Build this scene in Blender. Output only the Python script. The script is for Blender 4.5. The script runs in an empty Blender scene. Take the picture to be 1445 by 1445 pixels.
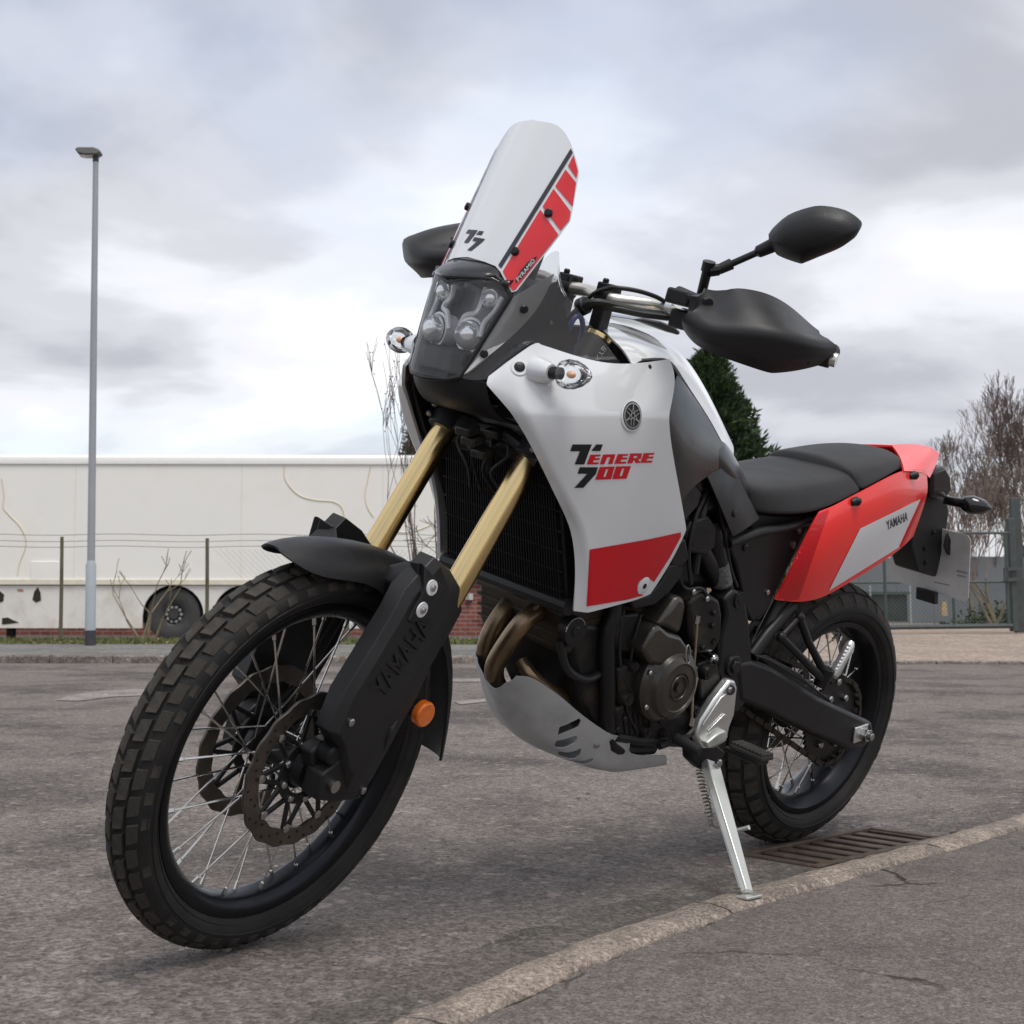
import bpy, bmesh, math, random
from mathutils import Vector, Matrix
from mathutils.bvhtree import BVHTree
from mathutils.geometry import delaunay_2d_cdt
rnd = random.Random(7)
SC = bpy.context.scene
COL = SC.collection
R = math.radians
# ------------------------------------------------------------------ camera
CAM_LOC = Vector((2.15124, 1.99530, 0.59203))
YAW, PITCH, ROLL = 3.99475, 0.089016, -0.001274
FPX, CX, CY, NPX = 1907.261, 583.953, 677.782, 1445.0
LEAN, STEER = 0.272584, 0.187206
cam_data = bpy.data.cameras.new('camera')
cam = bpy.data.objects.new('camera', cam_data); COL.objects.link(cam)
SC.camera = cam
RC = Matrix.Rotation(YAW, 3, 'Z') @ Matrix.Rotation(-PITCH, 3, 'Y') @ Matrix.Rotation(ROLL, 3, 'X')  # x ahead, y left, z up
fwd, lef, up = RC @ Vector((1, 0, 0)), RC @ Vector((0, 1, 0)), RC @ Vector((0, 0, 1))
cam.matrix_world = Matrix.Translation(CAM_LOC) @ Matrix((-lef, up, -fwd)).transposed().to_4x4()
cam_data.sensor_width = 36.0
cam_data.lens = 36.0 * FPX / NPX
cam_data.shift_x = (NPX / 2 - CX) / NPX
cam_data.shift_y = (CY - NPX / 2) / NPX
cam_data.clip_start = 0.05
cam_data.clip_end = 3000
cam_data.dof.use_dof = True
cam_data.dof.focus_distance = 2.75
cam_data.dof.aperture_fstop = 14.0
# ------------------------------------------------------------------ world, sun, exposure
world = bpy.data.worlds.new('World'); SC.world = world; world.use_nodes = True
SUN_EL, SUN_AZ = R(66), R(75)          # azimuth from +X towards +Y (bike's left)
nt = world.node_tree; N = nt.nodes; LK = nt.links
for n in list(N): N.remove(n)
def wn(t, **k):
    n = N.new(t)
    for a, v in k.items(): setattr(n, a, v)
    return n
w_out = wn('ShaderNodeOutputWorld'); w_bg = wn('ShaderNodeBackground')
w_sky = wn('ShaderNodeTexSky'); w_sky.sky_type = 'NISHITA'; w_sky.sun_disc = False
w_sky.sun_elevation = SUN_EL; w_sky.sun_rotation = R(90) - SUN_AZ
w_sky.air_density = 1.0; w_sky.dust_density = 2.0
w_tc = wn('ShaderNodeTexCoord'); w_sep = wn('ShaderNodeSeparateXYZ')
LK.new(w_tc.outputs['Generated'], w_sep.inputs[0])
def wmath(op, a, b=None, clamp=False):
    n = wn('ShaderNodeMath', operation=op); n.use_clamp = clamp
    for i, v in enumerate((a, b)):
        if v is None: continue
        if isinstance(v, (int, float)): n.inputs[i].default_value = v
        else: LK.new(v, n.inputs[i])
    return n.outputs[0]
zc = wmath('MAXIMUM', w_sep.outputs[2], 0.0)
den = wmath('ADD', zc, 0.22)
px_, py_ = wmath('DIVIDE', w_sep.outputs[0], den), wmath('DIVIDE', w_sep.outputs[1], den)
w_cmb = wn('ShaderNodeCombineXYZ'); LK.new(px_, w_cmb.inputs[0]); LK.new(py_, w_cmb.inputs[1])
def wnoise(scale, detail, rough, dist, off):
    mp = wn('ShaderNodeMapping'); mp.inputs['Location'].default_value = off
    LK.new(w_cmb.outputs[0], mp.inputs[0])
    n = wn('ShaderNodeTexNoise'); n.inputs['Scale'].default_value = scale; n.inputs['Detail'].default_value = detail
    n.inputs['Roughness'].default_value = rough; n.inputs['Distortion'].default_value = dist
    LK.new(mp.outputs[0], n.inputs['Vector']); return n.outputs['Fac']
n1 = wnoise(0.95, 6, 0.50, 0.3, (3.1, 1.7, 0.0))
n2 = wnoise(2.6, 6, 0.48, 0.4, (8.4, 5.1, 2.0))
mixn = wmath('ADD', wmath('MULTIPLY', n1, 0.70), wmath('MULTIPLY', n2, 0.30))
w_ramp = wn('ShaderNodeValToRGB'); cr = w_ramp.color_ramp; cr.interpolation = 'EASE'
cr.elements[0].position = 0.40; cr.elements[0].color = (0.40, 0.408, 0.455, 1)
cr.elements[1].position = 0.64; cr.elements[1].color = (0.82, 0.825, 0.845, 1)
e = cr.elements.new(0.48); e.color = (0.53, 0.537, 0.585, 1)
e = cr.elements.new(0.55); e.color = (0.68, 0.692, 0.735, 1)
LK.new(mixn, w_ramp.inputs[0])
# thin cloud lets a little of the blue sky through
w_skys = wn('ShaderNodeMixRGB', blend_type='MULTIPLY'); w_skys.inputs[0].default_value = 1.0
w_skys.inputs[2].default_value = (0.19, 0.19, 0.18, 1); LK.new(w_sky.outputs[0], w_skys.inputs[1])
n3 = wnoise(0.8, 5, 0.5, 0.2, (1.0, 9.0, 4.0))
thin = wmath('MULTIPLY', wmath('SUBTRACT', n3, 0.47, True), 2.0, True)
w_mix = wn('ShaderNodeMixRGB'); LK.new(thin, w_mix.inputs[0]); LK.new(w_ramp.outputs[0], w_mix.inputs[1]); LK.new(w_skys.outputs[0], w_mix.inputs[2])
LK.new(w_mix.outputs[0], w_bg.inputs[0]); w_bg.inputs[1].default_value = 1.0
LK.new(w_bg.outputs[0], w_out.inputs[0])
sun_d = bpy.data.lights.new('sun', 'SUN'); sun_d.energy = 1.5; sun_d.angle = R(25); sun_d.color = (1.0, 0.96, 0.90)
sun = bpy.data.objects.new('sun', sun_d); COL.objects.link(sun)
sdir = Vector((math.cos(SUN_EL) * math.cos(SUN_AZ), math.cos(SUN_EL) * math.sin(SUN_AZ), math.sin(SUN_EL)))
sun.rotation_euler = sdir.to_track_quat('Z', 'Y').to_euler()
vs = SC.view_settings
vs.view_transform = 'Standard'; vs.look = 'None'; vs.exposure = 0.45; vs.gamma = 1.0; vs.use_curve_mapping = False
SC.cycles.max_bounces = 8
SC.cycles.transparent_max_bounces = 24
SC.cycles.use_denoising = True
# ------------------------------------------------------------------ reading positions in the place
L3 = Matrix.Rotation(-LEAN, 3, 'X'); L3I = L3.transposed()
RAKE, TRAIL = R(27), 0.105
XF, XR, RF, RR = 0.795, -0.795, 0.348, 0.334
A0 = Vector((XF + TRAIL, 0, 0)); AX = Vector((-math.sin(RAKE), 0, math.cos(RAKE)))
M_ST = Matrix.Translation(A0) @ Matrix.Rotation(STEER, 4, AX) @ Matrix.Translation(-A0)
M_STI = M_ST.inverted()
FAX, RAX = Vector((XF, 0, RF)), Vector((XR, 0, RR))
def ray_w(u, v): return RC @ Vector((1.0, (CX - u) / FPX, (CY - v) / FPX))
def ray_b(u, v, fr=0):
    o, d = L3I @ CAM_LOC, L3I @ ray_w(u, v)
    if fr: o, d = M_STI @ o, M_STI.to_3x3() @ d
    return o, d
def P(u, v, y, fr=0):
    """point of the motorcycle's own frame at lateral distance y (x ahead, y left, z up)"""
    o, d = ray_b(u, v, fr); return o + d * ((y - o.y) / d.y)
def T(u, v, y): return P(u, v, y, 1)
def Gd(u, v, z=0.0):
    d = ray_w(u, v); return CAM_LOC + d * ((z - CAM_LOC.z) / d.z)
FW = Vector((math.cos(YAW), math.sin(YAW), 0)); RT = Vector((FW.y, -FW.x, 0))
HORIZ = CY + FPX * math.tan(PITCH)
def far(r, dep, z): return Vector((CAM_LOC.x, CAM_LOC.y, 0)) + FW * dep + RT * r + Vector((0, 0, z))
def fr_r(u, dep): return (u - CX) / FPX * dep * 1.0
def fr_z(v, dep): return CAM_LOC.z + dep * math.tan(math.atan((CY - v) / FPX) + PITCH)
# ------------------------------------------------------------------ materials
MATS = {}
def mat(name, col, rough=0.5, metal=0.0, var=0.0, vscale=8.0, bump=0.0, bscale=60.0, coat=0.0, spec=0.5, dirt=None, dscale=4.0, damt=0.5, trans=0.0, ior=1.45, alpha=1.0, rvar=0.0):
    if name in MATS: return MATS[name]
    m = bpy.data.materials.new(name); m.use_nodes = True; MATS[name] = m
    t = m.node_tree; b = t.nodes['Principled BSDF']
    b.inputs['Base Color'].default_value = (*col, 1); b.inputs['Roughness'].default_value = rough
    b.inputs['Metallic'].default_value = metal; b.inputs['Coat Weight'].default_value = coat
    b.inputs['Coat Roughness'].default_value = 0.06
    b.inputs['Specular IOR Level'].default_value = spec
    b.inputs['Transmission Weight'].default_value = trans; b.inputs['IOR'].default_value = ior; b.inputs['Alpha'].default_value = alpha
    tc = t.nodes.new('ShaderNodeTexCoord')
    def noise(sc, det=6, ro=0.6):
        n = t.nodes.new('ShaderNodeTexNoise'); n.inputs['Scale'].default_value = sc; n.inputs['Detail'].default_value = det
        n.inputs['Roughness'].default_value = ro; t.links.new(tc.outputs['Object'], n.inputs['Vector']); return n
    cur = None
    if var > 0:
        n = noise(vscale); r = t.nodes.new('ShaderNodeMapRange'); r.inputs[1].default_value = 0.25; r.inputs[2].default_value = 0.75
        r.inputs[3].default_value = 1 - var; r.inputs[4].default_value = 1 + var; t.links.new(n.outputs[0], r.inputs[0])
        mm = t.nodes.new('ShaderNodeMixRGB'); mm.blend_type = 'MULTIPLY'; mm.inputs[0].default_value = 1
        mm.inputs[1].default_value = (*col, 1); t.links.new(r.outputs[0], mm.inputs[2]); cur = mm.outputs[0]
    if dirt:
        n = noise(dscale, 8, 0.65); r = t.nodes.new('ShaderNodeMapRange'); r.inputs[1].default_value = 0.48; r.inputs[2].default_value = 0.72
        r.inputs[3].default_value = 0; r.inputs[4].default_value = damt; t.links.new(n.outputs[0], r.inputs[0])
        mm = t.nodes.new('ShaderNodeMixRGB'); t.links.new(r.outputs[0], mm.inputs[0])
        if cur: t.links.new(cur, mm.inputs[1])
        else: mm.inputs[1].default_value = (*col, 1)
        mm.inputs[2].default_value = (*dirt, 1); cur = mm.outputs[0]
    if cur: t.links.new(cur, b.inputs['Base Color'])
    if rvar > 0:
        n = noise(12, 6); r = t.nodes.new('ShaderNodeMapRange'); r.inputs[1].default_value = 0.3; r.inputs[2].default_value = 0.7
        r.inputs[3].default_value = max(0.02, rough - rvar); r.inputs[4].default_value = min(1, rough + rvar)
        t.links.new(n.outputs[0], r.inputs[0]); t.links.new(r.outputs[0], b.inputs['Roughness'])
    if bump > 0:
        n = noise(bscale, 4); bp = t.nodes.new('ShaderNodeBump'); bp.inputs['Strength'].default_value = bump; bp.inputs['Distance'].default_value = 0.002
        t.links.new(n.outputs[0], bp.inputs['Height']); t.links.new(bp.outputs[0], b.inputs['Normal'])
    return m
WHITE = mat('white_gloss_plastic', (0.72, 0.74, 0.75), 0.14, coat=1.0, var=0.02, vscale=3, rvar=0.05)
RED = mat('red_gloss_plastic', (0.74, 0.012, 0.016), 0.2, coat=0.5, var=0.05, vscale=5)
REDORG = mat('bright_red_plastic', (0.95, 0.035, 0.030), 0.25, coat=0.4, var=0.05, vscale=5)
REDST = mat('red_vinyl', (0.60, 0.006, 0.016), 0.4, var=0.04)
REDSC = mat('red_screen_vinyl', (0.68, 0.014, 0.016), 0.12, coat=0.8, var=0.12, vscale=9)
BLKST = mat('black_vinyl', (0.012, 0.012, 0.014), 0.35)
GREYST = mat('dark_grey_vinyl', (0.035, 0.036, 0.045), 0.35)
WHTST = mat('white_vinyl', (0.72, 0.73, 0.74), 0.3)
BLK = mat('black_plastic', (0.0125, 0.0125, 0.0135), 0.46, var=0.15, bump=0.28, bscale=420, rvar=0.08)
BLKG = mat('black_gloss', (0.010, 0.010, 0.011), 0.12, coat=0.6, rvar=0.05)
TANKBLK = mat('tank_black_paint', (0.012, 0.011, 0.012), 0.24, coat=0.12, spec=0.35, rvar=0.06)
BLKM = mat('black_painted_metal', (0.011, 0.0112, 0.012), 0.40, spec=0.4, var=0.2, bump=0.15, bscale=400, rvar=0.1)
ENG = mat('engine_dark_metal', (0.022, 0.0215, 0.021), 0.42, metal=0.55, var=0.3, vscale=18, bump=0.2, bscale=250, dirt=(0.075, 0.062, 0.048), dscale=14, damt=0.6, rvar=0.12)
ENGC = mat('engine_cover_metal', (0.085, 0.079, 0.071), 0.34, metal=0.7, var=0.15, vscale=22, bump=0.1, bscale=300, rvar=0.08)
CYLM = mat('cylinder_grimy_metal', (0.040, 0.032, 0.022), 0.55, metal=0.4, var=0.35, vscale=20, bump=0.3, bscale=160, dirt=(0.11, 0.080, 0.045), dscale=18, damt=0.5)
SEATM = mat('seat_vinyl', (0.014, 0.014, 0.0148), 0.56, var=0.1, vscale=4, bump=0.6, bscale=500, rvar=0.06)
RUB = mat('tyre_rubber', (0.017, 0.0165, 0.016), 0.66, var=0.25, vscale=16, bump=0.3, bscale=260, dirt=(0.055, 0.047, 0.040), dscale=9, damt=0.35, spec=0.35)
TREAD = mat('tread_rubber', (0.044, 0.040, 0.035), 0.78, var=0.25, vscale=30, bump=0.4, bscale=300, dirt=(0.125, 0.105, 0.085), dscale=22, damt=0.55, spec=0.3)
RIM = mat('rim_black_anodised', (0.018, 0.019, 0.023), 0.3, metal=0.7, var=0.1, rvar=0.1)
STEEL = mat('spoke_steel', (0.62, 0.61, 0.58), 0.26, metal=1.0, var=0.12, vscale=40)
BOLT = mat('bolt_steel', (0.48, 0.48, 0.47), 0.3, metal=1.0)
BOLTB = mat('bolt_black', (0.015, 0.015, 0.016), 0.35, metal=0.4)
DISC = mat('brake_disc_steel', (0.120, 0.108, 0.098), 0.42, metal=0.85, var=0.35, vscale=30, bump=0.1, bscale=500, dirt=(0.20, 0.16, 0.125), dscale=20, damt=0.5)
GOLD = mat('gold_anodised', (0.72, 0.54, 0.26), 0.22, metal=1.0, var=0.05, vscale=6, bump=0.03, bscale=700, rvar=0.05)
ALU = mat('cast_aluminium', (0.70, 0.71, 0.70), 0.36, metal=0.9, var=0.06, vscale=14, bump=0.08, bscale=300, rvar=0.08)
ALUW = mat('stand_painted_silver', (0.60, 0.61, 0.57), 0.35, metal=0.6, var=0.06, rvar=0.1)
BARM = mat('handlebar_silver', (0.66, 0.645, 0.60), 0.3, metal=0.85)
SKID = mat('brushed_aluminium_plate', (0.56, 0.58, 0.59), 0.5, metal=0.35, var=0.12, vscale=7, bump=0.05, bscale=500, dirt=(0.12, 0.12, 0.12), dscale=9, damt=0.35, rvar=0.08)
PIPE = mat('header_pipe_heat_stained', (0.25, 0.185, 0.115), 0.36, metal=0.85, var=0.3, vscale=14, dirt=(0.06, 0.045, 0.032), dscale=10, damt=0.7, rvar=0.1)
ORANGE = mat('orange_reflector', (0.75, 0.16, 0.012), 0.2, coat=0.6, var=0.2, vscale=90)
BULB = mat('amber_bulb', (0.85, 0.42, 0.22), 0.2, coat=0.5)
CHROME = mat('chrome', (0.86, 0.87, 0.88), 0.06, metal=1.0)
SILVR = mat('silver_reflector', (0.85, 0.86, 0.87), 0.2, metal=0.7)
LAMPS = mat('lamp_bright_silver', (0.95, 0.96, 0.97), 0.14, metal=0.55)
DKGREY = mat('headlight_bezel', (0.13, 0.134, 0.14), 0.3, metal=0.2)
LGREY = mat('headlight_frame_grey', (0.74, 0.75, 0.76), 0.25, metal=0.2)
BLUE = mat('blue_cable_tie', (0.012, 0.018, 0.13), 0.4)
PLATE = mat('plate_back_grey', (0.68, 0.685, 0.67), 0.55, var=0.04, dirt=(0.38, 0.37, 0.34), dscale=12, damt=0.4)
CHAINM = mat('chain_steel', (0.055, 0.048, 0.042), 0.45, metal=0.8, var=0.4, vscale=60)
RODM = mat('plated_rod', (0.42, 0.37, 0.26), 0.35, metal=0.9)
def glass(name, col, alpha, rough=0.03, ior=1.5):
    """clear plastic: see-through with a glossy skin"""
    m = bpy.data.materials.new(name); m.use_nodes = True; t = m.node_tree
    for n in list(t.nodes): t.nodes.remove(n)
    o = t.nodes.new('ShaderNodeOutputMaterial'); tr = t.nodes.new('ShaderNodeBsdfTransparent'); gl = t.nodes.new('ShaderNodeBsdfGlossy')
    df = t.nodes.new('ShaderNodeBsdfDiffuse'); df.inputs[0].default_value = (*col, 1)
    tr.inputs[0].default_value = (1, 1, 1, 1); gl.inputs['Roughness'].default_value = rough
    m1 = t.nodes.new('ShaderNodeMixShader'); m1.inputs[0].default_value = alpha
    t.links.new(tr.outputs[0], m1.inputs[1]); t.links.new(df.outputs[0], m1.inputs[2])
    fz = t.nodes.new('ShaderNodeFresnel'); fz.inputs[0].default_value = ior
    m2 = t.nodes.new('ShaderNodeMixShader'); t.links.new(fz.outputs[0], m2.inputs[0])
    t.links.new(m1.outputs[0], m2.inputs[1]); t.links.new(gl.outputs[0], m2.inputs[2]); t.links.new(m2.outputs[0], o.inputs[0])
    return m
LENS = glass('headlight_clear_plastic', (0.80, 0.82, 0.85), 0.05, 0.02, 1.33)
SMOKE = glass('smoked_clear_plastic', (0.16, 0.165, 0.17), 0.34, 0.03)
WING = glass('clear_wing_plastic', (0.40, 0.42, 0.45), 0.10, 0.02)
SIGL = glass('turn_signal_lens', (0.85, 0.84, 0.84), 0.07, 0.03)
# ------------------------------------------------------------------ mesh helpers
def finish(o, m, parent=None, fr=0, smooth=30, bevel=0.0, sub=0, solid=0.0, bseg=2, kind=None, solid_off=-1.0, sub_simple=False):
    me = o.data
    for p in me.polygons: p.use_smooth = True
    if sub == 0 and smooth is not None and smooth < 180: me.set_sharp_from_angle(angle=R(smooth))
    for x in (m if isinstance(m, (list, tuple)) else [m]): me.materials.append(x)
    COL.objects.link(o)
    if parent is not None: o.parent = parent
    if fr: o.matrix_local = M_ST.copy()
    if sub:
        s = o.modifiers.new('s', 'SUBSURF'); s.levels = sub; s.render_levels = sub
    if solid:
        s = o.modifiers.new('t', 'SOLIDIFY'); s.thickness = solid; s.offset = solid_off
        if not bevel: s = o.modifiers.new('e', 'EDGE_SPLIT'); s.split_angle = R(52)
    if bevel:
        b = o.modifiers.new('b', 'BEVEL'); b.width = bevel; b.segments = bseg; b.limit_method = 'ANGLE'; b.angle_limit = R(35); b.harden_normals = False
    if kind: o['kind'] = kind
    return o
def mk(name, verts, faces, m, parent=None, flip=False, **k):
    me = bpy.data.meshes.new(name)
    if flip:
        verts = [(v[0], -v[1], v[2]) for v in verts]; faces = [tuple(reversed(f)) for f in faces]
    me.from_pydata([tuple(v) for v in verts], [], [tuple(f) for f in faces]); me.update()
    return finish(bpy.data.objects.new(name, me), m, parent, **k)
class MB:
    def __init__(s): s.v = []; s.f = []
    def add(s, vs, fs):
        b = len(s.v); s.v += [Vector(v) for v in vs]; s.f += [tuple(i + b for i in f) for f in fs]; return s
    def box(s, c, sz, rot=None):
        c = Vector(c); hx, hy, hz = sz[0] / 2, sz[1] / 2, sz[2] / 2
        vs = [Vector((x, y, z)) for z in (-hz, hz) for y in (-hy, hy) for x in (-hx, hx)]
        if rot is not None: vs = [rot @ v for v in vs]
        return s.add([c + v for v in vs], [(0, 2, 3, 1), (4, 5, 7, 6), (0, 1, 5, 4), (2, 6, 7, 3), (0, 4, 6, 2), (1, 3, 7, 5)])
    def cyl(s, a, b, r0, r1=None, n=16, cap=True):
        r1 = r0 if r1 is None else r1; return s.tube([a, b], [r0, r1], n, cap)
    def tube(s, pts, r, n=10, cap=True):
        pts = [Vector(p) for p in pts]; k = len(pts)
        rs = r if isinstance(r, (list, tuple)) else [r] * k
        t0 = (pts[1] - pts[0]).normalized(); ref = Vector((0, 0, 1)) if abs(t0.z) < 0.9 else Vector((0, 1, 0))
        nrm = t0.cross(ref).normalized(); vs = []; fs = []
        for i in range(k):
            t = ((pts[min(i + 1, k - 1)] - pts[i]).normalized() + (pts[i] - pts[max(i - 1, 0)]).normalized())
            t = t.normalized() if t.length > 1e-6 else t0
            nrm = (nrm - t * nrm.dot(t)).normalized(); bn = t.cross(nrm)
            for j in range(n):
                a = 2 * math.pi * j / n; vs.append(pts[i] + (nrm * math.cos(a) + bn * math.sin(a)) * rs[i])
        for i in range(k - 1):
            for j in range(n): fs.append((i * n + j, i * n + (j + 1) % n, (i + 1) * n + (j + 1) % n, (i + 1) * n + j))
        if cap: fs.append(tuple(reversed(range(n)))); fs.append(tuple((k - 1) * n + j for j in range(n)))
        return s.add(vs, fs)
    def prism(s, poly, off):
        """closed polygon of 3-D points pushed along off"""
        off = Vector(off); n = len(poly); poly = [Vector(p) for p in poly]
        nr = Vector((0, 0, 0))
        for i in range(n): nr += poly[i].cross(poly[(i + 1) % n])
        if nr.dot(off) < 0: poly = poly[::-1]
        vs = poly + [p + off for p in poly]
        fs = [tuple(reversed(range(n))), tuple(range(n, 2 * n))] + [(i, (i + 1) % n, n + (i + 1) % n, n + i) for i in range(n)]
        return s.add(vs, fs)
    def lathe(s, prof, axis='Y', n=48, c=(0, 0, 0), closed=False):
        """profile of (r, h) swung round an axis through c"""
        k = len(prof); c = Vector(c); vs = []; fs = []
        for j in range(n):
            a = 2 * math.pi * j / n
            for r, h in prof:
                p = (r * math.cos(a), h, r * math.sin(a)) if axis == 'Y' else (r * math.cos(a), r * math.sin(a), h) if axis == 'Z' else (h, r * math.cos(a), r * math.sin(a))
                vs.append(c + Vector(p))
        kk = k if closed else k - 1
        for j in range(n):
            for i in range(kk):
                q = (j * k + i, j * k + (i + 1) % k, ((j + 1) % n) * k + (i + 1) % k, ((j + 1) % n) * k + i)
                fs.append(q if axis == 'Y' else tuple(reversed(q)))
        return s.add(vs, fs)
    def sphere(s, c, r, n=12, m=8, sc=(1, 1, 1)):
        prof = [(max(1e-4, r * math.sin(math.pi * i / m)), -r * math.cos(math.pi * i / m)) for i in range(m + 1)]
        b = len(s.v); s.lathe(prof, 'Z', n)
        c = Vector(c)
        for i in range(b, len(s.v)): v = s.v[i]; s.v[i] = c + Vector((v.x * sc[0], v.y * sc[1], v.z * sc[2]))
        return s
    def xf(s, M, start=0):
        for i in range(start, len(s.v)): s.v[i] = M @ s.v[i]
        return s
    def build(s, name, m, parent=None, flip=False, **k): return mk(name, s.v, s.f, m, parent, flip, **k)
def smooth_path(pts, n=6):
    """Catmull-Rom through the points"""
    pts = [Vector(p) for p in pts]; out = []
    for i in range(len(pts) - 1):
        p0, p1, p2, p3 = pts[max(i - 1, 0)], pts[i], pts[i + 1], pts[min(i + 2, len(pts) - 1)]
        for j in range(n):
            t = j / n
            out.append(0.5 * ((2 * p1) + (p2 - p0) * t + (2 * p0 - 5 * p1 + 4 * p2 - p3) * t * t + (3 * p1 - p0 - 3 * p2 + p3) * t ** 3))
    out.append(pts[-1]); return out
def cr(p, x):
    i = max(0, min(len(p) - 2, int(math.floor(x)))); t = x - i; p0, p1, p2, p3 = p[max(i - 1, 0)], p[i], p[i + 1], p[min(i + 2, len(p) - 1)]
    return 0.5 * ((2 * p1) + (p2 - p0) * t + (2 * p0 - 5 * p1 + 4 * p2 - p3) * t * t + (3 * p1 - p0 - 3 * p2 + p3) * t ** 3)
def surf_at(rows, s, t): return cr([cr(r_, t) for r_ in rows], s)
def to_px(p):
    w = RC.transposed() @ (L3 @ Vector(p) - CAM_LOC); return (CX - FPX * w.y / w.x, CY - FPX * w.z / w.x)
def grid_faces(nr, nc): return [(i * nc + j, i * nc + j + 1, (i + 1) * nc + j + 1, (i + 1) * nc + j) for i in range(nr - 1) for j in range(nc - 1)]
def sheet(name, rows, m, parent, fr=0, flip=False, thick=0.004, sub=2, px=True, rev=False, sharp=(), ridge=(), **k):
    """grid of (u, v, y) positions -> smooth panel with real thickness"""
    vs = [(P(*p, fr) if px else Vector(p)) for r in rows for p in r]
    fs = grid_faces(len(rows), len(rows[0]))
    if rev: fs = [tuple(reversed(f)) for f in fs]
    o = mk(name, vs, fs, m, parent, flip, fr=fr, sub=sub, solid=thick, **k)
    nr, nc = len(rows), len(rows[0]); at = o.data.attributes.new('crease_vert', 'FLOAT', 'POINT')
    for i in {0, nc - 1, (nr - 1) * nc, nr * nc - 1}: at.data[i].value = 1.0
    for r_, c_ in sharp: at.data[r_ * nc + c_].value = 0.9
    if ridge:
        ae = o.data.attributes.new('crease_edge', 'FLOAT', 'EDGE')
        for e_ in o.data.edges:
            a_, b_ = e_.vertices; ra_, ca_, rb_, cb_ = a_ // nc, a_ % nc, b_ // nc, b_ % nc
            for kind_, idx, val in ridge:
                if kind_ == 'c' and ca_ == cb_ == idx or kind_ == 'r' and ra_ == rb_ == idx: ae.data[e_.index].value = val
    return o
def slab(name, poly, y0, y1, m, parent, fr=0, flip=False, bevel=0.004, ym=None, **k):
    """outline in the side plane, given thickness across the machine"""
    yy = y1 if ym is None else ym
    pts = [P(u, v, yy, fr) for u, v in poly]; pts = [Vector((p.x, y0, p.z)) for p in pts]
    return MB().prism(pts, (0, y1 - y0, 0)).build(name, m, parent, flip, fr=fr, bevel=bevel, **k)
def bolt(name, p, n, r, h, m, parent, fr=0, flip=False, socket=True):
    p = Vector(p); n = Vector(n).normalized(); b = MB()
    b.tube([p, p + n * h * 0.7, p + n * h], [r, r, r * 0.72], 12)
    if socket: b.tube([p + n * h * 1.02, p + n * h * 1.05], [r * 0.42, r * 0.40], 6)
    return b.build(name, m, parent, flip, fr=fr)
def bvh_of(o):
    bpy.context.view_layer.update()
    dg = bpy.context.evaluated_depsgraph_get(); ev = o.evaluated_get(dg); me = ev.to_mesh()
    t = BVHTree.FromPolygons([v.co.copy() for v in me.vertices], [tuple(p.vertices) for p in me.polygons]); ev.to_mesh_clear(); return t
def hit(tree, u, v, fr=0):
    o, d = ray_b(u, v, fr); d = d.normalized(); h = tree.ray_cast(o, d)
    if h[0] is None:
        h = tree.find_nearest(o + d * 2.6); 
        return h[0], (h[1] if h[1].dot(d) < 0 else -h[1])
    return h[0], (h[1] if h[1].dot(d) < 0 else -h[1])
def fill2d(outer, holes=(), step=None):
    vs = [Vector(p) for p in outer]; fcs = []; es = [(i, (i + 1) % len(outer)) for i in range(len(outer))]
    def dens(poly):
        if not step: return [Vector(p) for p in poly]
        o = []
        for i in range(len(poly)):
            a, b = Vector(poly[i]), Vector(poly[(i + 1) % len(poly)]); n = max(1, int((b - a).length / step))
            o += [a + (b - a) * (j / n) for j in range(n)]
        return o
    loops = [dens(outer)] + [dens(h) for h in holes]; vs = []; es = []
    for lp in loops:
        b = len(vs); vs += lp; es += [(b + i, b + (i + 1) % len(lp)) for i in range(len(lp))]
    def inside(p, poly):
        c = False; n = len(poly)
        for i in range(n):
            a, b = poly[i], poly[(i + 1) % n]
            if (a[1] > p[1]) != (b[1] > p[1]) and p[0] < (b[0] - a[0]) * (p[1] - a[1]) / (b[1] - a[1]) + a[0]: c = not c
        return c
    if step:
        x0, x1 = min(p[0] for p in outer), max(p[0] for p in outer); y0, y1 = min(p[1] for p in outer), max(p[1] for p in outer)
        y = y0 + step / 2
        while y < y1:
            x = x0 + step / 2
            while x < x1:
                if inside((x, y), outer) and not any(inside((x, y), h) for h in holes): vs.append(Vector((x, y)))
                x += step
            y += step
    r = delaunay_2d_cdt(vs, es, [], 0, 1e-5)
    ov, of = r[0], r[2]; keep = []
    for fc in of:
        c = sum((ov[i] for i in fc), Vector((0, 0))) / len(fc)
        if inside(c, outer) and not any(inside(c, h) for h in holes): keep.append(tuple(fc))
    return ov, keep
def decal(name, polys, tree, m, parent, fr=0, off=0.0012, step=4.0, conv=None, flip=False):
    """flat sticker laid on a panel: polys = [(outer, holes...)] as seen on the panel"""
    b = MB()
    for pl in polys:
        lp = [[(conv(*q) if conv else q) for q in loop] for loop in pl]
        vs, fs = fill2d(lp[0], lp[1:], step); pts = []
        hs_ = [hit(tree, w.x, w.y, fr) for w in vs]; na = sum((h_[1] for h_ in hs_), Vector()).normalized(); pts = [h_[0] + na * off for h_ in hs_]
        o, d = ray_b(lp[0][0][0], lp[0][0][1], fr); ff = []
        for f in fs:
            nn = (pts[f[1]] - pts[f[0]]).cross(pts[f[2]] - pts[f[0]]); ff.append(f if nn.dot(d) < 0 else tuple(reversed(f)))
        b.add(pts, ff)
    o_ = b.build(name, m, parent, flip, smooth=180)
    for p_ in o_.data.polygons: p_.use_smooth = False
    return o_
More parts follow.
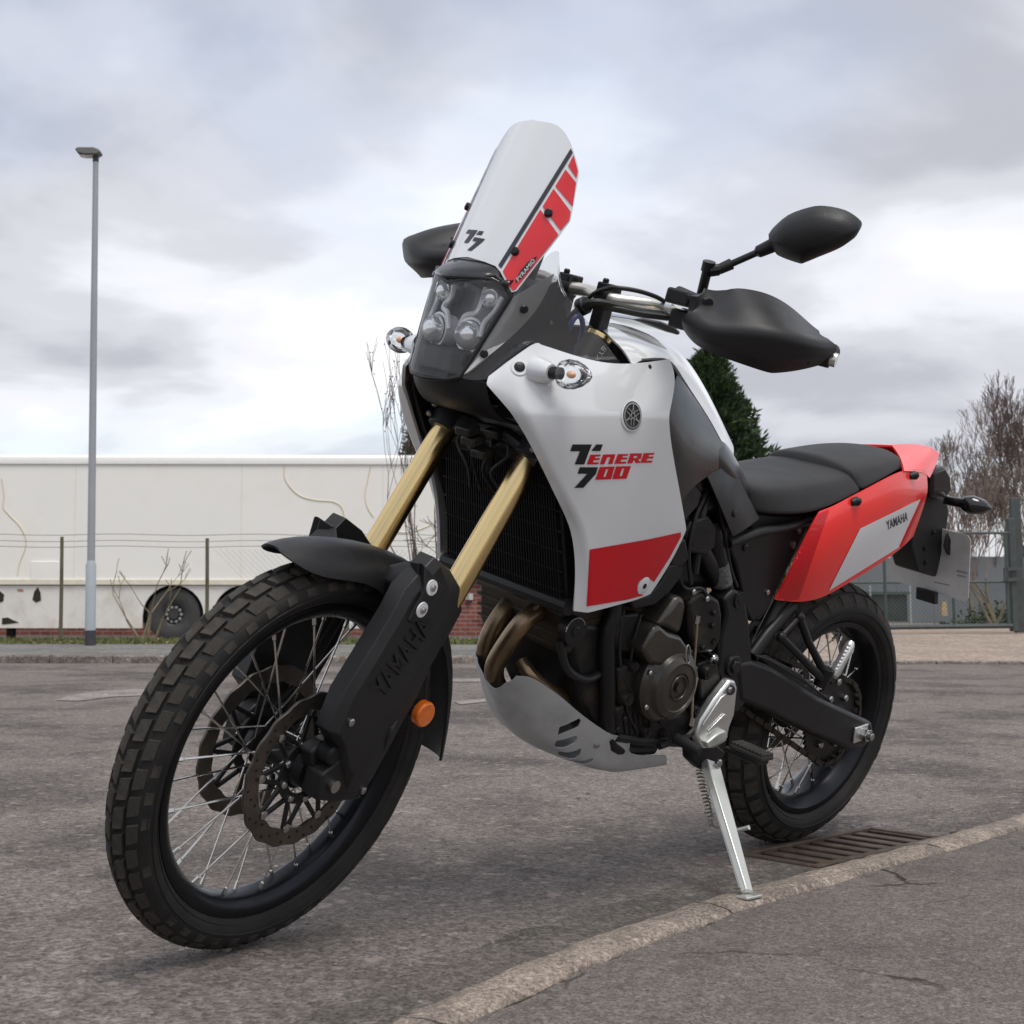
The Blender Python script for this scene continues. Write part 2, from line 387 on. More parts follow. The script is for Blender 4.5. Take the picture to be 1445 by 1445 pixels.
def text_loops(s, bold=0.0):
    cu = bpy.data.curves.new('t', 'FONT'); cu.body = s; cu.offset = bold; cu.resolution_u = 3
    o = bpy.data.objects.new('t', cu); COL.objects.link(o); bpy.context.view_layer.update()
    me = o.to_mesh(); vs = [v.co.copy() for v in me.vertices]; fs = [tuple(p.vertices) for p in me.polygons]
    o.to_mesh_clear(); bpy.data.objects.remove(o); bpy.data.curves.remove(cu)
    x0, x1 = min(v.x for v in vs), max(v.x for v in vs); y0, y1 = min(v.y for v in vs), max(v.y for v in vs)
    return [((v.x - x0) / (x1 - x0), (v.y - y0) / (y1 - y0)) for v in vs], fs
def text_px(name, s, quad, tree, m, parent, fr=0, off=0.0018, bold=0.012, flip=False):
    """lettering laid on a panel inside the quad bottom-left, bottom-right, top-right, top-left"""
    vs, fs = text_loops(s, bold); q = [Vector(p) for p in quad]; pts = []
    for a, b in vs:
        w = (q[0] * (1 - a) + q[1] * a) * (1 - b) + (q[3] * (1 - a) + q[2] * a) * b
        pts.append(hit(tree, w.x, w.y, fr))
    na = sum((h_[1] for h_ in pts), Vector()).normalized(); pts = [h_[0] + na * off for h_ in pts]
    o, d = ray_b(q[0].x, q[0].y, fr); ff = []
    for f in fs:
        nn = (pts[f[1]] - pts[f[0]]).cross(pts[f[2]] - pts[f[0]]); ff.append(f if nn.dot(d) < 0 else tuple(reversed(f)))
    o_ = mk(name, pts, ff, m, parent, flip, smooth=180)
    for p_ in o_.data.polygons: p_.use_smooth = False
    return o_
def empty(name, loc=(0, 0, 0), rot=None):
    o = bpy.data.objects.new(name, None); COL.objects.link(o); o.location = loc
    o.empty_display_size = 0.1
    return o
def tag(o, label=None, cat=None, group=None, kind=None):
    for k, v in (('label', label), ('category', cat), ('group', group), ('kind', kind)):
        if v: o[k] = v
    return o
# ================================================================== ground materials
def ground_mat(name, base, dark, light, agg=220.0, bump=0.6, patch=0.9, crack=0.0, moss=None):
    m = bpy.data.materials.new(name); m.use_nodes = True; t = m.node_tree; b = t.nodes['Principled BSDF']
    b.inputs['Roughness'].default_value = 0.88; b.inputs['Specular IOR Level'].default_value = 0.3
    tc = t.nodes.new('ShaderNodeTexCoord')
    def nz(sc, det=8, ro=0.6, dist=0.0):
        n = t.nodes.new('ShaderNodeTexNoise'); n.inputs['Scale'].default_value = sc; n.inputs['Detail'].default_value = det
        n.inputs['Roughness'].default_value = ro; n.inputs['Distortion'].default_value = dist
        t.links.new(tc.outputs['Object'], n.inputs['Vector']); return n.outputs['Fac']
    def rng(s, a, c, lo, hi):
        r = t.nodes.new('ShaderNodeMapRange'); r.inputs[1].default_value = a; r.inputs[2].default_value = c
        r.inputs[3].default_value = lo; r.inputs[4].default_value = hi; t.links.new(s, r.inputs[0]); return r.outputs[0]
    def mix(f, a, c, bt='MIX'):
        n = t.nodes.new('ShaderNodeMixRGB'); n.blend_type = bt
        if isinstance(f, float): n.inputs[0].default_value = f
        else: t.links.new(f, n.inputs[0])
        for i, x in ((1, a), (2, c)):
            if isinstance(x, tuple): n.inputs[i].default_value = (*x, 1)
            else: t.links.new(x, n.inputs[i])
        return n.outputs[0]
    c = mix(rng(nz(patch, 9, 0.68, 0.5), 0.46, 0.58, 0.0, 1.0), base, dark)
    c = mix(rng(nz(patch * 2.7, 8, 0.65, 0.8), 0.50, 0.75, 0.0, 0.55), c, light)
    # stones in the binder
    vo = t.nodes.new('ShaderNodeTexVoronoi'); vo.inputs['Scale'].default_value = agg; t.links.new(tc.outputs['Object'], vo.inputs['Vector'])
    sv = t.nodes.new('ShaderNodeSeparateColor'); t.links.new(vo.outputs['Color'], sv.inputs[0])
    c = mix(0.85, c, rng(sv.outputs[0], 0.0, 1.0, 0.55, 1.42), 'MULTIPLY')
    vo2 = t.nodes.new('ShaderNodeTexVoronoi'); vo2.inputs['Scale'].default_value = agg * 0.33; t.links.new(tc.outputs['Object'], vo2.inputs['Vector'])
    sv2 = t.nodes.new('ShaderNodeSeparateColor'); t.links.new(vo2.outputs['Color'], sv2.inputs[0])
    c = mix(rng(sv2.outputs[1], 0.93, 0.98, 0.0, 0.35), c, tuple(min(1, x * 1.7) for x in light))
    c = mix(rng(nz(38, 6, 0.7), 0.35, 0.7, 0.75, 1.25), (0.5, 0.5, 0.5), c) if False else mix(0.7, c, rng(nz(30, 8, 0.75), 0.3, 0.7, 0.72, 1.28), 'MULTIPLY')
    vo3 = t.nodes.new('ShaderNodeTexVoronoi'); vo3.inputs['Scale'].default_value = agg * 0.5; t.links.new(tc.outputs['Object'], vo3.inputs['Vector'])
    sv3 = t.nodes.new('ShaderNodeSeparateColor'); t.links.new(vo3.outputs['Color'], sv3.inputs[0])
    c = mix(0.6, c, rng(sv3.outputs[2], 0.0, 1.0, 0.62, 1.35), 'MULTIPLY')
    c = mix(rng(nz(9, 7, 0.7, 0.6), 0.56, 0.70, 0.0, 0.5), c, tuple(x * .55 for x in dark))
    h = rng(vo.outputs['Distance'], 0.0, 0.6, 1.0, 0.0)
    hn = nz(agg * 0.5, 5, 0.7)
    hh = t.nodes.new('ShaderNodeMath'); hh.operation = 'ADD'; t.links.new(h, hh.inputs[0]); t.links.new(hn, hh.inputs[1]); height = hh.outputs[0]
    if crack > 0:
        wv = t.nodes.new('ShaderNodeVectorMath'); wv.operation = 'ADD'
        n = t.nodes.new('ShaderNodeTexNoise'); n.inputs['Scale'].default_value = 3.0; n.inputs['Detail'].default_value = 6
        t.links.new(tc.outputs['Object'], n.inputs['Vector'])
        sc = t.nodes.new('ShaderNodeVectorMath'); sc.operation = 'SCALE'; sc.inputs[3].default_value = 0.35
        t.links.new(n.outputs['Color'], sc.inputs[0]); t.links.new(tc.outputs['Object'], wv.inputs[0]); t.links.new(sc.outputs[0], wv.inputs[1])
        ve = t.nodes.new('ShaderNodeTexVoronoi'); ve.feature = 'DISTANCE_TO_EDGE'; ve.inputs['Scale'].default_value = 2.1; t.links.new(wv.outputs[0], ve.inputs['Vector'])
        line = rng(ve.outputs['Distance'], 0.006, 0.016, 1.0, 0.0)
        msk = rng(nz(1.6, 4, 0.5), 0.5, 0.6, 0.0, crack)
        mm = t.nodes.new('ShaderNodeMath'); mm.operation = 'MULTIPLY'; t.links.new(line, mm.inputs[0]); t.links.new(msk, mm.inputs[1])
        c = mix(mm.outputs[0], c, (0.022, 0.020, 0.017))
        dn = t.nodes.new('ShaderNodeMath'); dn.operation = 'MULTIPLY_ADD'; dn.inputs[1].default_value = -3.0; t.links.new(mm.outputs[0], dn.inputs[0]); t.links.new(height, dn.inputs[2]); height = dn.outputs[0]
    if moss:
        c = mix(rng(nz(2.2, 8, 0.7, 1.0), 0.60, 0.72, 0.0, 0.7), c, moss)
    t.links.new(c, b.inputs['Base Color'])
    bp = t.nodes.new('ShaderNodeBump'); bp.inputs['Strength'].default_value = bump; bp.inputs['Distance'].default_value = 0.004
    t.links.new(height, bp.inputs['Height']); t.links.new(bp.outputs[0], b.inputs['Normal'])
    return m
ASPH = ground_mat('worn_asphalt', (0.172, 0.150, 0.136), (0.092, 0.080, 0.074), (0.245, 0.207, 0.178), 150, 0.9, 1.0)
PAVE = ground_mat('pavement_asphalt', (0.152, 0.131, 0.119), (0.122, 0.106, 0.098), (0.180, 0.155, 0.139), 300, 0.35, 1.6, crack=0.95)
KERB = ground_mat('kerb_stone', (0.275, 0.228, 0.190), (0.190, 0.158, 0.134), (0.345, 0.290, 0.245), 260, 0.32, 7.0, moss=(0.10, 0.095, 0.05))
GUTT = ground_mat('gutter_concrete', (0.135, 0.118, 0.105), (0.085, 0.078, 0.068), (0.190, 0.165, 0.145), 170, 0.7, 2.6, moss=(0.075, 0.085, 0.03))
FPAVE = ground_mat('far_pavement', (0.170, 0.165, 0.150), (0.125, 0.12, 0.11), (0.20, 0.195, 0.18), 60, 0.3, 0.8)
FKERB = ground_mat('far_kerb_concrete', (0.215, 0.185, 0.160), (0.150, 0.125, 0.110), (0.28, 0.245, 0.215), 70, 0.5, 1.5)
APRON = ground_mat('concrete_apron', (0.31, 0.245, 0.195), (0.25, 0.20, 0.16), (0.37, 0.30, 0.245), 40, 0.3, 0.5)
VERGE = ground_mat('verge_soil', (0.075, 0.070, 0.030), (0.055, 0.05, 0.025), (0.12, 0.10, 0.05), 60, 0.6, 2.0)
def struct(o): o['kind'] = 'structure'; return o
# ---- near kerb: outer (road side) and inner edge, curving off round the corner in front
KO = [(-9.0, -0.10), (-6.0, 0.06), (-4.0, 0.15), (-1.59, 0.262), (-0.9, 0.300), (-0.2, 0.335), (0.2, 0.375), (0.5, 0.425), (0.81, 0.500), (1.1, 0.60), (1.5, 0.79), (2.0, 1.12), (2.5, 1.60), (2.9, 2.2), (3.2, 3.0), (3.4, 4.2), (3.5, 7.0)]
KO = [(p.x, p.y) for p in smooth_path([(x, y, 0) for x, y in KO], 4)]
def offset2(pl, d):
    o = []
    for i, (x, y) in enumerate(pl):
        a, b = Vector(pl[max(i - 1, 0)]), Vector(pl[min(i + 1, len(pl) - 1)]); t = (b - a).normalized(); o.append((x - t.y * d, y + t.x * d))
    return o
KI = offset2(KO, 0.090); GO = offset2(KO, -0.145)
# far side: a kerb that crosses the picture
D_KERB = 12.9
def xy(v): return (v.x, v.y)
# ---- road: one sheet to the horizon, with the gully pit left open
GX0, GX1, GY0, GY1 = -1.125, -0.545, 0.055, 0.275
vs, fs = fill2d([(-900, -900), (900, -900), (900, 900), (-900, 900)], [[(GX0, GY0), (GX1, GY0), (GX1, GY1), (GX0, GY1)], [xy(far(-39, 18.3, 0)), xy(far(fr_r(985, D_KERB) - .01, 18.3, 0)), xy(far(fr_r(985, D_KERB) - .01, 69, 0)), xy(far(-39, 69, 0))]])
road = struct(mk('road', [(v.x, v.y, 0) for v in vs], fs, ASPH, smooth=180))
if road.data.polygons[0].normal.z < 0: road.data.flip_normals()
# gutter strip
n = len(KO)
i_g0 = min(range(n), key=lambda i: abs(KO[i][0] - GX1 - 0.01)); 
gv = []
for i in range(n):
    if KO[i][0] >= GX1: gv += [(GO[i][0], GO[i][1] + 0.012 * math.sin(i * 2.1), 0.004), (KO[i][0], KO[i][1], 0.004)]
struct(mk('gutter', gv, [(2 * i, 2 * i + 2, 2 * i + 3, 2 * i + 1) for i in range(len(gv) // 2 - 1)], GUTT, smooth=180))
if SC.objects['gutter'].data.polygons[0].normal.z < 0: SC.objects['gutter'].data.flip_normals()
# near kerb: a piece of setting made of stones laid end to end
KH = 0.020
arc = [0.0]
for i in range(1, n): arc.append(arc[-1] + (Vector(KO[i]) - Vector(KO[i - 1])).length)
def at_arc(pl, s):
    for i in range(1, n):
        if arc[i] >= s: f = (s - arc[i - 1]) / (arc[i] - arc[i - 1]); return Vector(pl[i - 1]).lerp(Vector(pl[i]), f)
    return Vector(pl[-1])
kerb_root = tag(empty('near_kerb', (0, 0.3, 0)), kind='structure')
s0 = arc[min(range(n), key=lambda i: abs(KO[i][0] + 4.4))]; s_end = arc[min(range(n), key=lambda i: abs(KO[i][0] - 2.6))]
s = s0
while s < s_end:
    ln = 0.905; k = 22; b = MB(); ring = []
    for i in range(k + 1):
        a = s + 0.004 + (ln - 0.006) * i / k; o, q = at_arc(KO, a), at_arc(KI, a); dn = (q - o).normalized()
        jz = lambda am: rnd.uniform(-am, am) * .55
        pr = [(o, -0.06), (o + dn * jz(0.004), KH * 0.45 + jz(0.004)), (o + dn * (0.012 + jz(0.006)), KH + jz(0.003)), (o.lerp(q, 0.5), KH + 0.004 + jz(0.002)), (q - dn * (0.010 + jz(0.009)), KH + jz(0.0025)), (q - dn * jz(0.010), KH - 0.010), (q, -0.06)]
        b.v += [Vector((w.x, w.y - 0.3, z)) for w, z in pr]
    m_ = 7
    b.f = [(i * m_ + j, (i + 1) * m_ + j, (i + 1) * m_ + j + 1, i * m_ + j + 1) for i in range(k) for j in range(m_ - 1)]
    b.f += [tuple(range(m_)), tuple(reversed(range(k * m_, k * m_ + m_)))]
    b.build('kerb_stone', KERB, kerb_root, smooth=50)
    s += ln
# near pavement
pv = []
for i in range(n): pv += [(KI[i][0] - 0.0, KI[i][1] - 0.006, KH - 0.006), (KI[i][0] - 0.6 * (KI[i][0] > 2), KI[i][1] + 7.0, KH - 0.006)]
pvx = []
rows = 26
for i in range(n):
    tn_ = (Vector(KI[min(i + 1, n - 1)]) - Vector(KI[max(i - 1, 0)])).normalized(); a, c_ = Vector(KI[i]) + Vector((-tn_.y, tn_.x)) * (0.010 + 0.006 * math.sin(i * 1.7) + rnd.uniform(-.004, .004)), Vector((min(KI[i][0], 1.5) - 1.0, 9.0))
    for j in range(rows):
        t_ = (j / (rows - 1)) ** 2; w = a.lerp(c_, t_)
        pvx.append((w.x, w.y - 0.004, KH - 0.007 + (0.0 if j else 0.0) + 0.004 * math.sin(w.x * 3.1) * math.sin(w.y * 2.3 + 1) * min(1, j / 6)))
pave = struct(mk('near_pavement', pvx, [(i * rows + j, (i + 1) * rows + j, (i + 1) * rows + j + 1, i * rows + j + 1) for i in range(n - 1) for j in range(rows - 1)], PAVE, smooth=180))
if pave.data.polygons[0].normal.z < 0: pave.data.flip_normals()
jv = []
for i in range(n): jv += [(KI[i][0], KI[i][1] - 0.004, KH - 0.012), (KI[i][0], KI[i][1] + 0.05, KH - 0.012)]
kj = struct(mk('kerb_joint', jv, [(2 * i, 2 * i + 2, 2 * i + 3, 2 * i + 1) for i in range(n - 1)], ground_mat('joint_soil', (0.040, 0.036, 0.026), (0.025, 0.022, 0.018), (0.060, 0.058, 0.030), 200, 0.6, 6.0), smooth=180))
if kj.data.polygons[0].normal.z < 0: kj.data.flip_normals()
# worn paint and a patched strip on the road
WORN = ground_mat('worn_road_paint', (0.275, 0.250, 0.235), (0.200, 0.180, 0.168), (0.330, 0.305, 0.285), 150, 0.8, 3.0)
for pl_ in ([(78, 988), (100, 981), (140, 975), (185, 972), (235, 973), (300, 976), (300, 982), (235, 980), (160, 983), (110, 989)], [(420, 962), (520, 957), (690, 958), (690, 962), (520, 962), (424, 967)], [(640, 990), (700, 984), (704, 988), (650, 994)]):
    q_ = [Gd(u, v, 0.004) for u, v in pl_]; o_ = struct(mk('road_marking', q_, [tuple(range(len(q_)))], WORN, smooth=180))
    if o_.data.polygons[0].normal.z < 0: o_.data.flip_normals()
# ---- drain grate
IRON = mat('rusty_cast_iron', (0.075, 0.055, 0.042), 0.7, metal=0.4, var=0.3, vscale=25, bump=0.4, bscale=200, dirt=(0.16, 0.125, 0.095), dscale=16, damt=0.7)
PIT = mat('drain_pit_dark', (0.012, 0.010, 0.009), 0.9)
grate = tag(empty('drain_grate', ((GX0 + GX1) / 2, (GY0 + GY1) / 2, 0)), 'rusty iron drain grate with slots in the gutter behind the side stand', 'drain')
gl_, gw_ = GX1 - GX0, GY1 - GY0
b = MB()
for sy in (-1, 1): b.box((0, sy * (gw_ / 2 - 0.011), -0.006), (gl_ - 0.001, 0.022, 0.024))
for sx in (-1, 1): b.box((sx * (gl_ / 2 - 0.012), 0, -0.0065), (0.024, gw_ - 0.0445, 0.024))
b.build('frame', IRON, grate, bevel=0.003)
nb = 8; span = gl_ - 0.05
for i in range(nb + 1):
    x = -span / 2 + span * (i / nb)
    MB().box((x, 0, -0.010), (0.036 if i not in (0, nb) else 0.02, gw_ - 0.046, 0.022), Matrix.Rotation(R(0), 3, 'Z')).build('bar', IRON, grate, bevel=0.003)
b = MB(); b.box((0, 0, -0.25), (gl_ + 0.02, gw_ + 0.02, 0.004))
for sx in (-1, 1): b.box((sx * (gl_ / 2 + 0.006), 0, -0.135), (0.01, gw_ + 0.02, 0.22))
for sy in (-1, 1): b.box((0, sy * (gw_ / 2 + 0.006), -0.1352), (gl_, 0.01, 0.22))
b.build('pit', PIT, grate)
# ---- moss and loose grit along the gutter (uncountable)
MOSS = mat('moss_green', (0.050, 0.052, 0.020), 0.95, var=0.4, vscale=60)
GRIT = mat('loose_grit', (0.22, 0.195, 0.17), 0.85, var=0.45, vscale=40)
b = MB()
for k_ in range(420):
    i = rnd.randrange(n - 1); o = Vector(KO[i]).lerp(Vector(KO[i + 1]), rnd.random())
    if not -2.2 < o.x < 1.3: continue
    side = rnd.random() * .54
    dd = rnd.gauss(-0.02, 0.02) if side < 0.55 else rnd.gauss(0.112, 0.010)
    z = 0.004 if side < 0.55 else KH - 0.006
    if GX0 - 0.02 < o.x < GX1 + 0.02 and side < .55: continue
    if side < 0.55 and not (-0.62 < o.x < -0.1 or o.x < -1.15): continue
    if side >= 0.55 and math.sin(o.x * 5) < 0.3: continue
    t_ = (Vector(KO[i + 1]) - Vector(KO[i])).normalized(); c_ = o + Vector((-t_.y, t_.x)) * dd
    b.sphere((c_.x, c_.y, z - 0.001), rnd.uniform(0.003, 0.010), 6, 4, (rnd.uniform(.8, 1.8), rnd.uniform(.8, 1.4), 0.25))
tag(b.build('moss', MOSS), 'green moss growing along the gutter and kerb edge', 'moss', kind='stuff')
b = MB()
for k_ in range(900):
    x, y = rnd.uniform(-2.5, 1.9), rnd.uniform(-2.6, 0.33)
    r_ = rnd.uniform(0.0015, 0.0045) if rnd.random() < .94 else rnd.uniform(0.005, 0.008)
    if GX0 - .01 < x < GX1 + .01 and GY0 - .01 < y < GY1 + .01: continue
    ko = min(KO, key=lambda p: abs(p[0] - x))[1]
    if y > ko - 0.02: continue
    b.sphere((x, y, r_ * 0.4 + (0.004 if y > ko - 0.16 and x > GX1 else 0)), r_, 5, 3, (rnd.uniform(.8, 1.4), rnd.uniform(.8, 1.4), 0.7))
for k_ in range(160):
    i = rnd.randrange(n - 1)
    if not -1.5 < KO[i][0] < 1.6: continue
    o = Vector(KI[i]) + Vector((rnd.uniform(-.3, .3), rnd.uniform(0.02, 0.9)))
    b.sphere((o.x, o.y, KH - 0.004), rnd.uniform(0.001, 0.003), 5, 3, (1.2, 1, .7))
p_ = Gd(320, 1343); b.sphere((p_.x, p_.y, 0.004), 0.007, 7, 5, (1.2, .9, .8))
tag(b.build('grit', GRIT), 'loose pale grit and small stones scattered on the road', 'gravel', kind='stuff')
# ---- far side of the road
def fstrip(name, d0, d1, z0, z1, m, r0=-40.0, r1=40.0, nseg=24):
    b = MB()
    for i in range(nseg + 1):
        r_ = r0 + (r1 - r0) * i / nseg
        b.v += [far(r_, d0, z0), far(r_, d1, z1)]
    b.f = [(2 * i, 2 * i + 2, 2 * i + 3, 2 * i + 1) for i in range(nseg)]
    o = b.build(name, m, smooth=180)
    if o.data.polygons[0].normal.z < 0: o.data.flip_normals()
    return struct(o)
fk = tag(empty('far_kerb', far(0, D_KERB, 0)), kind='structure')
fko = fk.location.copy()
KL = 0.60
R_SPLIT = fr_r(985, D_KERB)
r_ = -5.25
while r_ < R_SPLIT + 4.5:
    b = MB(); low = r_ > R_SPLIT - 0.1
    h_ = 0.030 if low else 0.075
    dz = rnd.uniform(-.003, .003)
    q0, q1 = r_ + 0.005, r_ + KL - 0.005
    vs = [far(a, D_KERB + d, z) - fko for a in (q0, q1) for d, z in ((0, -0.05), (0.003, h_ * 0.8 + dz), (0.014, h_ + dz), (0.125, h_ + dz + .002), (0.125, -0.05))]
    b.add(vs, [(0, 1, 6, 5), (1, 2, 7, 6), (2, 3, 8, 7), (3, 4, 9, 8), (0, 4, 3, 2, 1), (5, 6, 7, 8, 9)])
    b.build('kerb_stone', FKERB, fk, smooth=30)
    r_ += KL
fstrip('far_pavement', D_KERB + 0.12, 15.9, 0.070, 0.085, FPAVE, -40, R_SPLIT)
fstrip('concrete_apron', D_KERB + 0.12, 22.6, 0.028, 0.06, APRON, R_SPLIT + 0.004, 40)
fstrip('yard_ground', 22.6, 60, 0.064, 0.07, APRON, R_SPLIT, 60)
fstrip('grass_verge', 15.9, 18.1, 0.086, 0.080, VERGE, -40, R_SPLIT)
fstrip('yard_bank', 18.1, 19.2, 0.080, -0.155, VERGE, -40, R_SPLIT)
fstrip('lorry_yard', 17.5, 90, -0.152, -0.30, FPAVE, -60, R_SPLIT + 1)
# a seam and tyre-worn strip on the apron
GRASS = mat('grass_blades', (0.115, 0.130, 0.040), 0.85, var=0.45, vscale=3)
b = MB()
for k_ in range(9000):
    dep = rnd.uniform(15.85, 18.3); rr_ = rnd.uniform(fr_r(-40, dep), fr_r(1000, dep))
    h_ = rnd.uniform(0.015, 0.055); a = rnd.uniform(0, 6.28); w = rnd.uniform(.006, .012)
    p0 = far(rr_, dep, 0.086 - (dep - 15.9) * 0.0027 - max(0, dep - 18.1) * .2); dx = Vector((math.cos(a), math.sin(a), 0)); ln_ = Vector((rnd.uniform(-.03, .03), rnd.uniform(-.03, .03), h_))
    i = len(b.v); b.v += [p0 - dx * w, p0 + dx * w, p0 + ln_]; b.f.append((i, i + 1, i + 2))
tag(b.build('grass', GRASS, smooth=180), 'short grass of the verge behind the far pavement', 'grass', kind='stuff')
b = MB(); LEAF = mat('fallen_leaves', (0.27, 0.19, 0.09), 0.8, var=0.4, vscale=2)
for k_ in range(500):
    dep = rnd.uniform(15.6, 18); p0 = far(rnd.uniform(-5.5, 2.5), dep, 0.09); a = rnd.uniform(0, 6.28); w = rnd.uniform(.015, .03)
    i = len(b.v); b.v += [p0 + Vector((math.cos(a + j * 1.57) * w, math.sin(a + j * 1.57) * w * .7, rnd.uniform(0, .02))) for j in range(4)]; b.f.append((i, i + 1, i + 2, i + 3))
tag(b.build('fallen_leaves', LEAF, smooth=180), 'brown fallen leaves scattered on the verge', 'leaves', kind='stuff')
# ---- lamp post
LAMPM = mat('lamp_post_grey_paint', (0.34, 0.355, 0.375), 0.5, metal=0.2, var=0.08, vscale=2)
LAMPL = mat('lamp_post_base_pale', (0.40, 0.44, 0.47), 0.5, var=0.06, vscale=8)
LAMPD = mat('lamp_post_black_foot', (0.045, 0.045, 0.055), 0.6, var=0.2, vscale=12)
LHEAD = mat('lamp_head_grey_green', (0.15, 0.155, 0.14), 0.5, var=0.1)
LGLASS = mat('lamp_diffuser', (0.30, 0.29, 0.25), 0.25, coat=0.4)
d_l = 15.5; base = far(fr_r(130.5, d_l), d_l, 0.082)
lamp = tag(empty('street_lamp', base), 'tall slim grey street lamp on the far pavement in front of the white trailer', 'street lamp')
zt = fr_z(222, d_l) - base.z; off_t = RT * fr_r(123 - 130.5 + CX, d_l)
def zpx(v): return fr_z(v, d_l) - base.z
zk0, zk1 = zpx(890), zpx(798)
ofs = lambda z: off_t * (z / zt)
MB().cyl((0, 0, 0), ofs(zk0) + Vector((0, 0, zk0)), 0.063, n=20).build('foot', LAMPD, lamp)
MB().tube([ofs(zk0) + Vector((0, 0, zk0)), ofs(zk1) + Vector((0, 0, zk1)), ofs(zk1) + Vector((0, 0, zk1 + 0.05))], [0.060, 0.060, 0.045], 20).build('base_column', LAMPL, lamp)
MB().tube([ofs(zk1) + Vector((0, 0, zk1 + 0.045)), ofs(zt * .6) + Vector((0, 0, zt * .6)), off_t + Vector((0, 0, zt))], [0.045, 0.040, 0.032], 18).build('pole', LAMPM, lamp)
top = off_t + Vector((0, 0, zt)); b = MB()
hd = [(-0.235, 0.075), (-0.20, 0.030), (-0.13, 0.012), (0.02, 0.010), (0.06, 0.028), (0.068, 0.055), (0.03, 0.082), (-0.02, 0.098), (-0.2, 0.098)]
b.prism([top + RT * x - FW * 0.075 + Vector((0, 0, z)) for x, z in hd], FW * 0.15); b.build('lamp_head', LHEAD, lamp, bevel=0.012)
MB().prism([top + RT * x - FW * 0.055 + Vector((0, 0, z)) for x, z in ((-0.185, 0.012), (-0.13, 0.000), (-0.02, 0.000), (-0.005, 0.008))], FW * 0.11).build('diffuser', LGLASS, lamp)
MB().cyl(top - Vector((0, 0, 0.06)), top + Vector((0, 0, 0.03)), 0.036, n=14).build('collar', LAMPD, lamp)
# ---- white trailer
D_T = 24.8
LW = mat('trailer_white_panel', (0.86, 0.84, 0.79), 0.38, var=0.02, vscale=0.7, dirt=(0.74, 0.68, 0.56), dscale=0.6, damt=0.35)
LT = mat('trailer_roof_rail', (0.86, 0.85, 0.82), 0.35, var=0.04)
LSK = mat('trailer_lower_skirt', (0.72, 0.70, 0.65), 0.42, var=0.08, vscale=1.2, dirt=(0.42, 0.35, 0.24), dscale=1.6, damt=0.6)
LTRIM = mat('trailer_trim_cream', (0.72, 0.67, 0.55), 0.5, var=0.1)
SWIRL = mat('trailer_swirl_yellow', (0.70, 0.60, 0.40), 0.5, var=0.15, vscale=2)
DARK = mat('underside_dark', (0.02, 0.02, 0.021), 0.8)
TYRF = mat('trailer_tyre', (0.050, 0.048, 0.046), 0.85, var=0.2)
HUBF = mat('trailer_wheel_hub', (0.05, 0.048, 0.047), 0.5, metal=0.3, var=0.3, vscale=15)
def tz(v): return fr_z(v, D_T)
def tr(u): return fr_r(u, D_T)
tl0, tl1 = tr(-70), tr(622)
tro = far((tl0 + tl1) / 2, D_T, -0.165)
trailer = tag(empty('white_trailer', tro), 'long white flat-sided trailer parked behind the wire fence', 'trailer')
def tp(u, dd, v): return far(tr(u), D_T + dd, tz(v)) - tro
def tquad(name, u0, u1, v0, v1, d0, d1, m, bev=0.0, parent=None):
    b = MB(); b.prism([tp(u0, d0, v1), tp(u1, d0, v1), tp(u1, d0, v0), tp(u0, d0, v0)], FW * (d1 - d0)); return b.build(name, m, parent or trailer, bevel=bev)
tquad('upper_body', -70, 622, 655, 826, 0.0, 2.4, LW, 0.02)
b = MB(); b.prism([tp(-71, d, v) for d, v in ((-0.03, 656), (-0.035, 650), (-0.02, 645.5), (0.05, 642), (1.2, 639), (2.4, 645), (2.42, 656))], RT * (tr(623.5) - tr(-71))); b.build('roof', LT, trailer, bevel=0.01)
# lower skirt with two wheel arches
def arch(uc, vc, r_px):
    return [(uc + r_px * math.cos(a), vc - r_px * math.sin(a)) for a in [math.pi * k / 14 for k in range(15)]]
b = MB(); low = [(-70, 827), (623, 827), (623, 887)]
for uc in (345, 246):
    low += [(uc + 43, 887)] + arch(uc, 869, 43) + [(uc - 43, 887)]
low += [(-70, 887)]
b.prism([tp(u, 0.012, v) for u, v in low], FW * 0.05); b.build('lower_skirt', LSK, trailer)
tquad('belt_rail', -70, 623, 818, 826, -0.035, -0.002, LTRIM, 0.01)
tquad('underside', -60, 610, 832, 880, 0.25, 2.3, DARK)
for u in (105, 340, 540): tquad('panel_joint', u, u + 0.5, 657, 817, -0.004, -0.0005, LTRIM)
for uc in (246, 345):
    c0 = tp(uc, 0.06, 868); w = empty('wheel', c0); w.parent = trailer
    rr_ = tr(246 + 38.5) - tr(246)
    # wheel axis along FW
    Mw = Matrix((RT, FW, Vector((0, 0, 1)))).transposed().to_4x4()
    b = MB(); b.lathe([(rr_ * .42, 0.02), (rr_ * .55, -0.02), (rr_ * .8, -0.03), (rr_ * .96, 0.0), (rr_, 0.05), (rr_, 0.26), (rr_ * .9, 0.3)], 'Y', 40).xf(Mw); b.build('tyre', TYRF, w)
    b = MB(); b.lathe([(0.001, 0.0), (rr_ * .16, 0.0), (rr_ * .18, 0.05), (rr_ * .33, 0.075), (rr_ * .36, 0.03), (rr_ * .43, 0.012), (rr_ * .44, 0.05)], 'Y', 32).xf(Mw); b.build('rim', HUBF, w)
    for k_ in range(10):
        a = k_ * math.pi / 5; b = MB(); b.sphere(RT * math.cos(a) * rr_ * .27 + Vector((0, 0, math.sin(a) * rr_ * .27)) + FW * 0.05, 0.035, 8, 6); b.build('wheel_nut', mat('nut_pale', (.24, .24, .23), .5), w)
    tquad('arch_liner', uc - 46, uc + 46, 824, 890, 0.40, 0.42, DARK)
b = MB()
